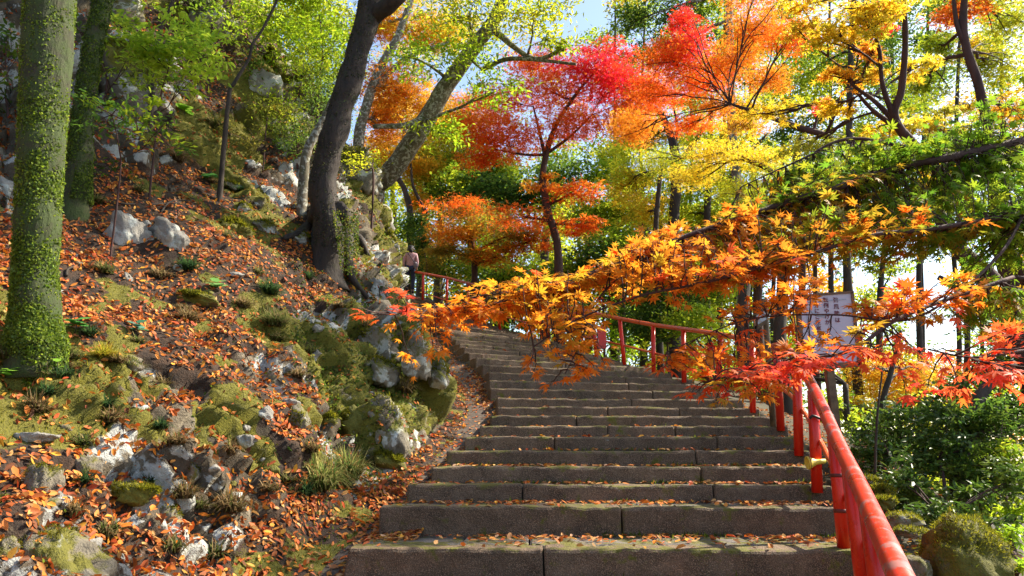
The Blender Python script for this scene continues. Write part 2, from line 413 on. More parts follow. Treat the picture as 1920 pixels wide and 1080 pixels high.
Yv = np.concatenate([np.arange(-4, 2, .2), np.arange(2, 9, .035), np.arange(9, 16, .05), np.arange(16, 26, .1), np.arange(26, 40, .5)])
S, YY = np.meshgrid(sv, Yv); sh = S.shape; S = S.ravel(); YY = YY.ravel()
P = np.stack([xe(YY) - S, YY, zL(YY) + hill_g(S, YY)], 1)
def gridnormals(P, sh):
    Q = P.reshape(*sh, 3); du = np.gradient(Q, axis=1); dv = np.gradient(Q, axis=0); n = np.cross(dv, du)
    n /= np.linalg.norm(n, axis=2)[..., None] + 1e-9; n = n.reshape(-1, 3); n[n[:, 2] < 0] *= -1; return n
nrm = gridnormals(P, sh)
# rock where the photograph has it: the face by the path, the upper cliff, and scattered outcrops
patch = fbm(P, .55, 4, 3)
face = sstep(6.0, 7.3, YY) * (1 - sstep(1.0, 2.3, S + (YY < 12) * .3)) * sstep(-.1, .05, S)
face2 = sstep(11.0, 12.5, YY) * (1 - sstep(2.6, 3.6, S)) * sstep(-.1, .05, S)
cliff = sstep(3.6, 4.8, S) * sstep(5.5, 8, YY)
lowr = (1 - sstep(.9, 1.3, S)) * (1 - sstep(4.2, 5, YY)) * sstep(.0, .15, S) * .5
rock = np.clip(np.maximum.reduce([face, face2, cliff * sstep(.38, .52, patch), lowr, sstep(.56, .64, patch) * sstep(.1, .4, S) * .9]), 0, 1)
rock *= np.clip(.35 + sstep(.3, .5, fbm(P, 1.6, 3, 9)), 0, 1)
dip = np.array([[.85, .1, .5], [0, 1, 0], [-.42, 0, .75]])       # strata lean
Pd = P @ dip.T * np.array([1.0, 1.0, .55])
h1, e1, v1 = facets(Pd, 1.25, 11); h2, e2, v2 = facets(Pd + 5, 3.2, 23); h3, e3, v3 = facets(Pd * np.array([1, 1, 1.8]) + 9, 7., 31)
disp = rock * ((h1 - .5) * .46 + (h2 - .5) * .27 + (h3 - .5) * .12 - .12 * (1 - sstep(0, .1, e1)) - .08 * (1 - sstep(0, .1, e2)) - .03 * (1 - sstep(0, .1, e3)) + .1)
lump = fbm(P, .8, 4, 51) - .5; small = fbm(P, 4.5, 3, 57) - .5
disp += (1 - rock) * (lump * .45 + small * .1) * sstep(-.05, .5, S) + rock * ((fbm(P * np.array([1, 1, .6]), 5, 4, 61) - .5) * .2 + (fbm(P, 14, 2, 63) - .5) * .05)
disp -= rock * (1 - sstep(1.5, 2.5, S)) * .16
disp *= sstep(-.1, .15, S)
hd = nrm.copy(); hd[:, 2] *= .75
P = P + hd * disp[:, None]
P += np.stack([small * .05, (fbm(P, 3, 2, 77) - .5) * .1, small * 0], 1) * sstep(.1, .4, S)[:, None]
moss = sstep(.5, .62, fbm(P, .9, 4, 91)) * (1 - cliff * .6) * .8 + face * sstep(.52, .6, fbm(P, 1.8, 3, 93)) * .6
moss = np.maximum(moss, sstep(.6, .66, fbm(P, 2.2, 3, 95)) * .9)
nr_, nc_ = sh; i = np.arange(nr_ - 1)[:, None] * nc_; j = np.arange(nc_ - 1)[None]
HF = np.stack([i + j, i + j + nc_, i + j + nc_ + 1, i + j + 1], -1).reshape(-1, 4)[:, ::-1]
rockA = rock.copy(); mossA = moss.copy()
hill = mesh('hillside', P, HF, M_HILL, smooth=False, attrs={'rock': rock, 'moss': moss}, kind='structure')
hill_P, hill_n = P, gridnormals(P, sh)
bvh_hill = BVHTree.FromPolygons([tuple(p) for p in P], HF.tolist())
def on_hill(px, py, dmax=40):
    h = bvh_hill.ray_cast(Vector((0, 0, 0)), ray(px, py), dmax)
    if h[0] is None: raise ValueError(f'no hill at {px},{py}')
    n = h[1] if h[1].z > 0 else -h[1]; return h[0], n
def drop_hill(x, y):
    h = bvh_hill.ray_cast(Vector((x, y, 40)), Vector((0, 0, -1)), 80); return h[0] if h[0] is not None else None

# ------------------------------------------------------------------ ground sheet to the horizon, right bank included
gx = np.concatenate([np.linspace(-400, -40, 10), np.arange(-36, 0, 1.5), np.arange(0, 12, .16), np.arange(12, 40, 1), np.linspace(42, 400, 14)])
gy = np.concatenate([np.linspace(-60, -6, 8), np.arange(-5, 30, .2), np.arange(30, 70, 1.5), np.linspace(72, 600, 20)])
def ground_z(x, y):
    x = np.asarray(x, float); y = np.asarray(y, float)
    dx = x - xR(y); zr = zR(np.clip(y, -6, 26)) - .1
    right = np.maximum(zr - .22 * np.clip(dx, 0, 1.0) - .75 * np.clip(dx - 1., 0, 14), zr - 9) - .02 * np.clip(dx - 14, 0, 300)
    inside = zr - .75
    far = 6.0 + .18 * np.clip(y - 26, 0, 60) * np.clip((6 - x) / 20, 0, 1)
    z = np.where(dx > 0, right, inside); k = sstep(24, 30, y)
    return z * (1 - k) + np.where(dx > 0, np.maximum(right, -9) + np.clip((6 - x) / 16, 0, 1) * 1.0, far - .5) * k
X, Y2 = np.meshgrid(gx, gy); shp = X.shape; X = X.ravel(); Y2 = Y2.ravel(); Z = ground_z(X, Y2)
GP = np.stack([X, Y2, Z], 1); GP[:, 2] += (fbm(GP, .5, 4, 5) - .5) * .35 * sstep(.1, 1.4, X - xR(Y2)) + (fbm(GP, 3, 3, 6) - .5) * .06 * (X > xR(Y2))
i = np.arange(shp[0] - 1)[:, None] * shp[1]; j = np.arange(shp[1] - 1)[None]
GF = np.stack([i + j, i + j + 1, i + j + shp[1] + 1, i + j + shp[1]], -1).reshape(-1, 4)
ground = mesh('ground', GP, GF, M_GROUND, kind='structure')
bvh_g = BVHTree.FromPolygons([tuple(p) for p in GP], GF.tolist())
def gz(x, y):
    h = bvh_g.ray_cast(Vector((x, y, 60)), Vector((0, 0, -1)), 200); return h[0].z if h[0] is not None else float(ground_z(x, y))

# ------------------------------------------------------------------ path beside the stairs
py_ = np.arange(-4, 27, .12); us = np.linspace(0, 1, 12); V = []
for y in py_:
    a = xe(y) - .35; b = float(np.interp(y, np.r_[-6, 2, LY], np.r_[-1.2, -1.2, LX])) + .35
    b = max(b, a + .75)
    for u in us: V.append((a + (b - a) * u, y, zL(y) - .02 - .04 * math.sin(u * 3.14)))
V = np.array(V); V[:, 2] += (fbm(V, 2.5, 3, 8) - .5) * .05
i = np.arange(len(py_) - 1)[:, None] * 12; j = np.arange(11)[None]
mesh('path', V, np.stack([i + j, i + j + 1, i + j + 13, i + j + 12], -1).reshape(-1, 4), M_PATH, kind='structure')
PATHV, PATHN = V, 12

# ------------------------------------------------------------------ stone stairs: kerb stones and tread paving
stairs = bpy.data.objects.new('stone_stairs', None); COL.objects.link(stairs); stairs.location = STEPS[0][0]; stairs['kind'] = 'structure'
def slab(name, A, B, depth, h, mat, parent, nudge=.012, seed=0):
    """box from A to B (front top edge), going back by depth and down by h, worn edges"""
    A, B = Vector(A), Vector(B); d = B - A; L = d.length; ux = d / L; uy = Vector((-ux.y, ux.x, 0)); uz = Vector((0, 0, 1))
    nx = max(2, int(L / .07)); xs = np.r_[0, .012, np.linspace(.05, L - .05, nx), L - .012, L]
    prof = [(0, -h), (0, -h * .5), (0, -.022), (.008, -.006), (.028, 0), (depth * .5, 0), (depth - .02, -.001), (depth, -.02), (depth, -h)]
    V = []
    for x in xs:
        e = .01 if x in (xs[0], xs[-1]) else 0
        for (a, b) in prof: V.append(A + ux * float(x) + uy * (a + (e if a < .01 else 0)) + uz * (b - (e if b > -.03 else 0)))
    V = np.array([tuple(v) for v in V]); k = len(prof); n = len(xs)
    V = V + (np.stack([fbm(V, 16, 2, seed + 3), fbm(V, 16, 2, seed + 4), fbm(V, 16, 2, seed + 5)], 1) - .5) * .014
    nz = np.stack([fbm(V, 5, 3, seed), fbm(V, 5, 3, seed + 40), fbm(V, 7, 3, seed + 80)], 1) - .5
    V = V + nz * nudge * 2
    F = [(a * k + b, (a + 1) * k + b, (a + 1) * k + b + 1, a * k + b + 1) for a in range(n - 1) for b in range(k - 1)]
    F += [tuple(range(k))[::-1], tuple((n - 1) * k + b for b in range(k))]
    o = mesh(name, V, [list(f) for f in F], mat, parent, smooth=False)
    return o
rs = random.Random(3)
for si, (L, R) in enumerate(STEPS):
    nxt = STEPS[si + 1] if si + 1 < len(STEPS) else None
    d = R - L; up = (nxt[0].z - L.z) if nxt else .16
    back = ((nxt[0] - L).xy.length + (nxt[1] - R).xy.length) / 2 if nxt else .5
    h = up + .14
    npc = rs.choice([2, 2, 3]) if L.y < 17 else 2
    cuts = [rs.uniform(.3, .7)] if npc == 2 else [rs.uniform(.22, .42), rs.uniform(.55, .8)]
    if abs(L.y - 6.0) < .01: cuts = [.535]
    if abs(L.y - 5.2) < .01: cuts = [.38]
    cuts = [0] + cuts + [1]
    dn = Vector((0, 0, 0))
    for c0, c1 in zip(cuts, cuts[1:]):
        if c1 - c0 < .08: continue
        w_ = d.length; g = .006 / w_
        jz = Vector((0, 0, rs.uniform(-.008, .006)))
        slab('step_stone', L + d * (c0 + (g if c0 else 0)) + jz, L + d * (c1 - (g if c1 < 1 else 0)) + jz, min(.3, back * .62), h, M_STEP, stairs, .018, si * 3)
    # tread paving behind the kerb stones, up to and under the next riser: a few flags
    ux = d.normalized(); uy = Vector((-ux.y, ux.x, 0)); fr = min(.3, back * .62) + .004
    nf = 5 if L.y < 9 else 3; fc = [0] + [(q_ + rs.uniform(-.3, .3)) / nf for q_ in range(1, nf)] + [1]
    for c0, c1 in zip(fc, fc[1:]):
        if c1 - c0 < .05: continue
        A = L.lerp(R, c0) + uy * fr; B = L.lerp(R, c1) + uy * fr
        q = rs.uniform(.004, .016)
        A.z -= q; B.z -= q + rs.uniform(-.003, .003)
        slab('tread_flag', A + ux * .006, B - ux * .006, max(.12, back - fr + .1), .12, M_TREAD, stairs, .01, si * 5 + 2)

# ------------------------------------------------------------------ railing
rail = empty('red_handrail', at(1580, 1030, 5.2), 'red and orange painted tube handrail climbing the right side of the stone stairs', 'handrail')
def base_z(x, y):
    return float(zR(y)) - .02
rp1 = [(700, 503, 26.5), (740, 505, 25.4), (785, 511, 24.0), (838, 521, 22.6), (878, 531, 21.6), (960, 549, 19.4), (1027, 568, 17.5), (1070, 577, 16.4), (1118, 588, 15.3), (1170, 599, 14.4),
       (1225, 609, 13.5), (1282, 617, 12.5), (1345, 626, 11.4), (1395, 637, 10.2), (1418, 648, 9.6), (1440, 664, 9.1)]
rp2 = [(1447, 652, 8.9), (1462, 650, 8.4), (1482, 661, 7.9), (1503, 690, 7.2), (1522, 722, 6.6), (1545, 770, 5.8), (1575, 838, 4.9), (1608, 905, 4.1), (1645, 985, 3.35), (1693, 1092, 2.65)]
P1 = smoothpath([at(*p) for p in rp1], 6); P2 = smoothpath([at(*p) for p in rp2], 8)
ext = at(*rp2[-1]); P2e = np.concatenate([P2, [np.array(ext) + np.array([-.15, -.6, -.22]) * k for k in (1, 2)]])
V, F = tube(P1, .038, 12); mesh('top_rail', V, F, M_ORAN, rail)
V, F = tube(P2e, .046, 16); mesh('top_rail', V, F, M_REDW, rail)
# thinner middle rail through the posts
allp = np.concatenate([P1[:-8], P2])
def post(pxb, pyb, Y, topd=0., r=.043, x_off=0):
    b = at(pxb, pyb, Y)
    # top: nearest rail point in plan
    T = np.concatenate([P1, P2e]); k = np.argmin(np.hypot(T[:, 0] - b.x, T[:, 1] - b.y - .0)); t = T[k]
    zb = min(b.z, float(zR(Y)) + .03) - .06
    top = (t[0] * .85 + b.x * .15, t[1] * .85 + b.y * .15, t[2] - .025)
    V, F = tube([(b.x, b.y, zb), tuple((np.array((b.x, b.y, zb)) + np.array(top)) / 2), top], r, 14)
    return mesh('post', V, F, M_RED, rail), (np.array((b.x, b.y, zb)), np.array(top))
plist = [(1225, 688, 13.4), (1282, 705, 12.4), (1342, 725, 11.2), (1411, 765, 9.8), (1463, 795, 8.6), (1497, 843, 7.5), (1531, 905, 6.5), (1583, 1022, 5.2), (1622, 1110, 4.45), (1665, 1190, 3.7),
         (1170, 665, 14.5), (1118, 650, 15.4), (1070, 637, 16.5), (1028, 622, 17.6), (938, 600, 20.0), (878, 588, 21.6), (838, 576, 22.6), (793, 560, 23.9)]
plist.sort(key=lambda p: p[2]); mids = []; posts = []
for p in plist:
    o, (b, t) = post(*p, r=.047 if p[2] < 9 else .04); posts.append((p, b, t)); mids.append(b + (t - b) * (.5 if p[2] < 9 else .42))
mp_ = np.array(mids); mp_[:, 0] += .045
V, F = tube(smoothpath(mp_[:8], 5), .022, 10); mesh('middle_rail', V, F, M_ORAN, rail)
V, F = tube(smoothpath(mp_[7:], 5), .02, 8); mesh('middle_rail', V, F, M_ORAN, rail)
M_BLACK = plain('black_rubber', (.015, .015, .017), .5)
for (p, b, t) in posts:
    if abs(p[2] - 5.2) < .01:
        for k in (.36, .66):
            c = b + (t - b) * k; dd = (t - b) / np.linalg.norm(t - b) * .012
            V, F = tube([c - dd, c, c + dd], .0495, 14); mesh('tape_band', V, F, plain('dark_tape', (.12, .015, .01), .5), rail)
    if abs(p[2] - 6.5) < .01: lamp_post = (b, t)
# yellow lamp clamped on the post
b, t = lamp_post; c = b + (t - b) * .3
def lathe(prof, seg=20):
    V = [(r * math.cos(a), r * math.sin(a), z) for r, z in prof for a in np.linspace(0, 2 * math.pi, seg, endpoint=False)]
    F = [(i * seg + j, i * seg + (j + 1) % seg, (i + 1) * seg + (j + 1) % seg, (i + 1) * seg + j) for i in range(len(prof) - 1) for j in range(seg)]
    return np.array(V), np.array(F)
M_YEL = plain('yellow_plastic', (.72, .5, .06), .4, 0, 30, .15)
lp = empty('spot_lamp', tuple(c + np.array([0, -.06, 0])), 'small yellow cone shaped spot lamp clamped low on the red handrail post', 'lamp')
V, F = lathe([(.0, .05), (.018, .05), (.022, 0), (.024, -.03), (.036, -.06), (.05, -.085), (.055, -.09), (.055, -.105), (.052, -.108), (.046, -.1), (0, -.09)])
Rm = np.array(Matrix.Rotation(math.radians(84), 3, 'Y')); V = V @ Rm.T + c + np.array([.0, -.075, 0])
mesh('lamp_housing', V, F, M_YEL, lp)
V, F = lathe([(.0565, -.088), (.0575, -.091), (.0565, -.094)]); mesh('lamp_ring', V @ Rm.T + c + np.array([.0, -.075, 0]), F, plain('brown_ring', (.25, .12, .03), .5), lp)
V, F = tube([c + np.array([.03, -.07, 0]), c + np.array([.05, -.03, -.01]), c + np.array([.03, .0, 0])], .012, 8); mesh('bracket', V, F, M_YEL, lp)
c2 = b + (t - b) * .72; V, F = tube(smoothpath([c2 + np.array(q) for q in ((-.055, -.05, .0), (-.03, -.065, .02), (.05, -.06, -.01), (.12, .02, .0), (.2, .08, .03), (.22, .1, -.12), (.2, .12, -.3))], 5), .011, 8)
tag(mesh('power_cable', V, F, M_BLACK, loc=tuple(c2)), 'short black cable tied round the red post above the yellow lamp', 'cable')
# red lamp boxes beside two far posts
for (px, py, Y, hh, lab) in ((1078, 606, 16.2, .24, 'small red metal box hung on the upper of two boxed handrail posts'), (1128, 634, 15.1, .22, 'small red metal box hung low on the lower of two boxed handrail posts')):
    p = at(px, py, Y); e = empty('red_box', p, lab, 'box', 'red boxes on the handrail')
    def boxm(name, c, s, mat, par, bev=.01):
        me = bpy.data.meshes.new(name); import bmesh as bm_
        bm = bm_.new(); bm_.ops.create_cube(bm, size=1)
        for v in bm.verts: v.co = Vector((v.co.x * s[0], v.co.y * s[1], v.co.z * s[2])) + Vector(c)
        bm_.ops.bevel(bm, geom=bm.edges[:], offset=bev, segments=2, affect='EDGES'); bm.to_mesh(me); bm.free()
        me.materials.append(mat); o = bpy.data.objects.new(name, me); COL.objects.link(o); o.parent = par; return o
    boxm('box_body', (0, 0, 0), (.17, .12, hh * 2), M_RED, e); boxm('box_lid', (0, 0, hh + .012), (.19, .14, .02), M_RED, e, .006)
    boxm('bracket', (-.1, 0, -hh * .3), (.06, .04, .06), M_BLACK, e, .006)

# ------------------------------------------------------------------ warning board on its post
M_WOOD = plain('grey_brown_post_wood', (.14, .095, .05), .85, 0, 18, .5, .4)
M_FRAME = plain('board_frame_wood', (.16, .075, .04), .8, 0, 14, .4, .3)
M_PANEL = plain('lilac_white_board', (.5, .42, .5), .55, 0, 5, .06)
M_INK = plain('dark_red_ink', (.16, .015, .03), .7); M_INKG = plain('grey_print', (.36, .36, .44), .7)
SY = 6.7
sgn = empty('warning_board', at(1572, 900, SY), 'pale pinkish Japanese warning board in a brown wooden frame behind maple leaves', 'sign')
def quadbox(name, pts, th, mat, par):
    """pts: four corners (pixel) at SY: a board of thickness th"""
    V = []
    for (px, py) in pts:
        p = at(px, py, SY); V += [(p.x, SY, p.z), (p.x, SY + th, p.z)]
    V = np.array(V); F = [[0, 2, 4, 6], [1, 7, 5, 3], [0, 1, 3, 2], [2, 3, 5, 4], [4, 5, 7, 6], [6, 7, 1, 0]]
    return mesh(name, V, F, mat, par, smooth=False)
quadbox('panel', [(1497, 556), (1598, 548), (1612, 682), (1506, 688)], .012, M_PANEL, sgn)
SY -= .012
quadbox('frame_side', [(1493, 556), (1500, 556), (1511, 690), (1503, 690)], .045, M_FRAME, sgn)
quadbox('frame_side', [(1596, 548), (1601, 548), (1616, 684), (1609, 684)], .045, M_FRAME, sgn)
quadbox('frame_top', [(1493, 553), (1601, 545), (1601.5, 549), (1493.5, 557)], .05, M_FRAME, sgn)
quadbox('frame_bottom', [(1503, 684), (1616, 677), (1617, 687), (1504, 694)], .05, M_FRAME, sgn)
SY += .012
pt, pb = at(1551, 600, SY + .04), at(1576, 930, SY + .04)
quadbox_ = boxm('post', (0, 0, 0), (.075, .06, (pt.z - pb.z)), M_WOOD, sgn, .006); quadbox_.location = Vector(((pt.x + pb.x) / 2 - .0, SY + .05, (pt.z + pb.z) / 2)) - sgn.location
quadbox_.rotation_euler = (0, -.02, 0)
SY -= .004
for a in ([(1511, 566), (1586, 560), (1586, 562), (1511, 568)], [(1511, 566), (1513, 566), (1519, 640), (1517, 640)]): quadbox('printed_line', a, .003, M_INKG, sgn)
SY += .004
def glyph(ch, px, py, size, mat, name='lettering'):
    cu = bpy.data.curves.new(name, 'FONT'); cu.body = ch; cu.size = size; cu.align_x = 'CENTER'; cu.align_y = 'CENTER'; cu.extrude = .0012; cu.offset = .0006
    cu.materials.append(mat); o = bpy.data.objects.new(name, cu); COL.objects.link(o); o.parent = sgn
    bpy.context.view_layer.update(); me = bpy.data.meshes.new_from_object(o.evaluated_get(bpy.context.evaluated_depsgraph_get()))
    bpy.data.objects.remove(o); o = bpy.data.objects.new(name, me); COL.objects.link(o); o.parent = sgn
    p = at(px, py, SY - .004); o.location = Vector(p) - sgn.location; o.rotation_euler = (math.pi / 2, .03, 0); return o
for col, x0, y0, st, dx in (('強風時は', 1567, 563, 12.5, 1.2), ('転倒やけが', 1548, 563, 10.4, 1.0), ('十分にご注意下さい', 1530, 563, 10.4, 1.0)):
    for k, ch in enumerate(col): glyph(ch, x0 + dx * k, y0 + st * k, .05, M_INK)
# printed grey hand/falling figure mark behind the text
V, F = tube(smoothpath([at(*q, SY - .003) for q in ((1521, 582), (1530, 590), (1545, 592), (1556, 588))], 4), .012, 8); V[:, 1] = (V[:, 1] - (SY - .003)) * .1 + SY - .003
mesh('printed_mark', V, F, M_INKG, sgn)
# second, thin post with a small tilted plate
sp = empty('trail_marker', at(1446, 795, 8.3), 'thin wooden post with a small tilted framed plate beside the handrail', 'sign')
a, bb = at(1433, 560, 8.3), at(1450, 800, 8.3)
V, F = tube([a, (a + bb) / 2, bb], .036, 4); mesh('post', V, F, M_WOOD, sp, smooth=False)
SY = 8.2
quadbox('plate', [(1418, 592), (1436, 580), (1437, 600), (1420, 612)], .02, plain('plate_grey', (.4, .42, .45), .5), sp)
SY = 8.19
quadbox('plate_frame', [(1415, 612), (1439, 598), (1439, 605), (1415, 620)], .04, M_WOOD, sp)
quadbox('plate_frame', [(1414, 592), (1418, 590), (1419, 616), (1415, 618)], .04, M_WOOD, sp)
quadbox('plate_frame', [(1414, 590), (1438, 575), (1438, 579), (1414, 594)], .04, M_WOOD, sp)
# ------------------------------------------------------------------ rocks
def ico(sub):
    import bmesh
    bm = bmesh.new(); bmesh.ops.create_icosphere(bm, subdivisions=sub, radius=1)
    V = np.array([tuple(v.co) for v in bm.verts]); F = np.array([[v.index for v in f.verts] for f in bm.faces]); bm.free(); return V, F
ICO5, ICO4, ICO3 = ico(5), ico(4), ico(3)
def rock_shape(seed, size, fine=True, rnd=.0, cuts=16):
    r = np.random.default_rng(seed); D, F = ICO4 if fine else ICO3
    nn = r.normal(size=(cuts, 3)); nn /= np.linalg.norm(nn, axis=1)[:, None]; dd = r.uniform(.55, .95, cuts)
    q = np.maximum(D @ nn.T, 1e-3); q = dd[None] / q; k = 14.
    R = np.minimum(1.12, -np.log(np.exp(-k * np.minimum(q, 3)).sum(1)) / k); R = R * (1 - rnd) + .8 * rnd
    V = D * R[:, None]
    V = V * (1 + (fbm(V + seed, 2.5, 4, seed)[:, None] - .5) * .28)
    h, e, _ = facets(V + seed * .37, 3.2, seed % 50); V = V * (1 + ((h - .5) * .08 - .04 * (1 - sstep(0, .1, e)))[:, None])
    if fine:                                                     # leaning ribs of harder and softer layers
        W = V @ np.array([[.9, .25, .35], [0, 1, 0], [-.3, 0, .9]]).T * np.array([4.5, 3, .8]); h, e, _ = facets(W + seed, 1.3, 60 + seed % 9)
        V = V * (1 + ((h - .5) * .17 - .09 * (1 - sstep(0, .1, e)) + (fbm(V * np.array([3, 3, 1]) + seed, 3.5, 4, 5) - .5) * .12)[:, None])
    return V * np.array(size), F
def rock(label, px, py, size, rot=0, tilt=0, mat=None, seed=1, sink=.3, group=None, pos=None, fine=True, rnd=0., name='rock', cuts=20):
    if pos is None: p, n = on_hill(px, py)
    else: p, n = Vector(pos), Vector((0, 0, 1))
    V, F = rock_shape(seed, size, fine, rnd, cuts)
    M = np.array(Matrix.Rotation(rot, 3, 'Z') @ Matrix.Rotation(tilt, 3, 'Y')); V = V @ M.T
    c = np.array(p) - np.array(n) * size[2] * sink
    o = tag(mesh(name, V + c, F, mat or M_ROCK, loc=tuple(c), smooth=not fine), label, 'rock', group)
    if fine and (mat is M_ROCKM or mat is M_ROCK or mat is None):
        n = int((7000 if mat is M_ROCKM else 1600) * min(1.6, size[0] * 4)); N_ = V / (np.array(size) ** 2); N_ /= np.linalg.norm(N_, axis=1)[:, None]
        q = sstep(-.1, .7, N_[:, 2]) * sstep(.42, .6, fbm(V + seed, 5, 3, seed)) + 1e-6; k = rng.choice(len(V), n, p=q / q.sum()); r_ = rng.normal(size=(n, 3)) * np.array(size) * .03
        R = frames(rng.normal(size=(n, 3)), rng.random(n) * 6.28); R[:, :, 0] = N_[k] + rng.normal(size=(n, 3)) * .6
        A_, B_, C_ = scatter(np.array([(0, -.3, 0), (0, .3, 0), (1, 0, .1)]), np.array([(0, 1, 2)]), V[k] + c + r_, R, rng.uniform(.0014, .003, n) * max(3., c[1]), palette([(.13, .14, .01), (.2, .2, .014), (.3, .27, .018), (.06, .075, .01)], n, .3))
        mesh('moss', A_, B_, M_LEAF, o, cols=C_, kind='stuff')
    return o
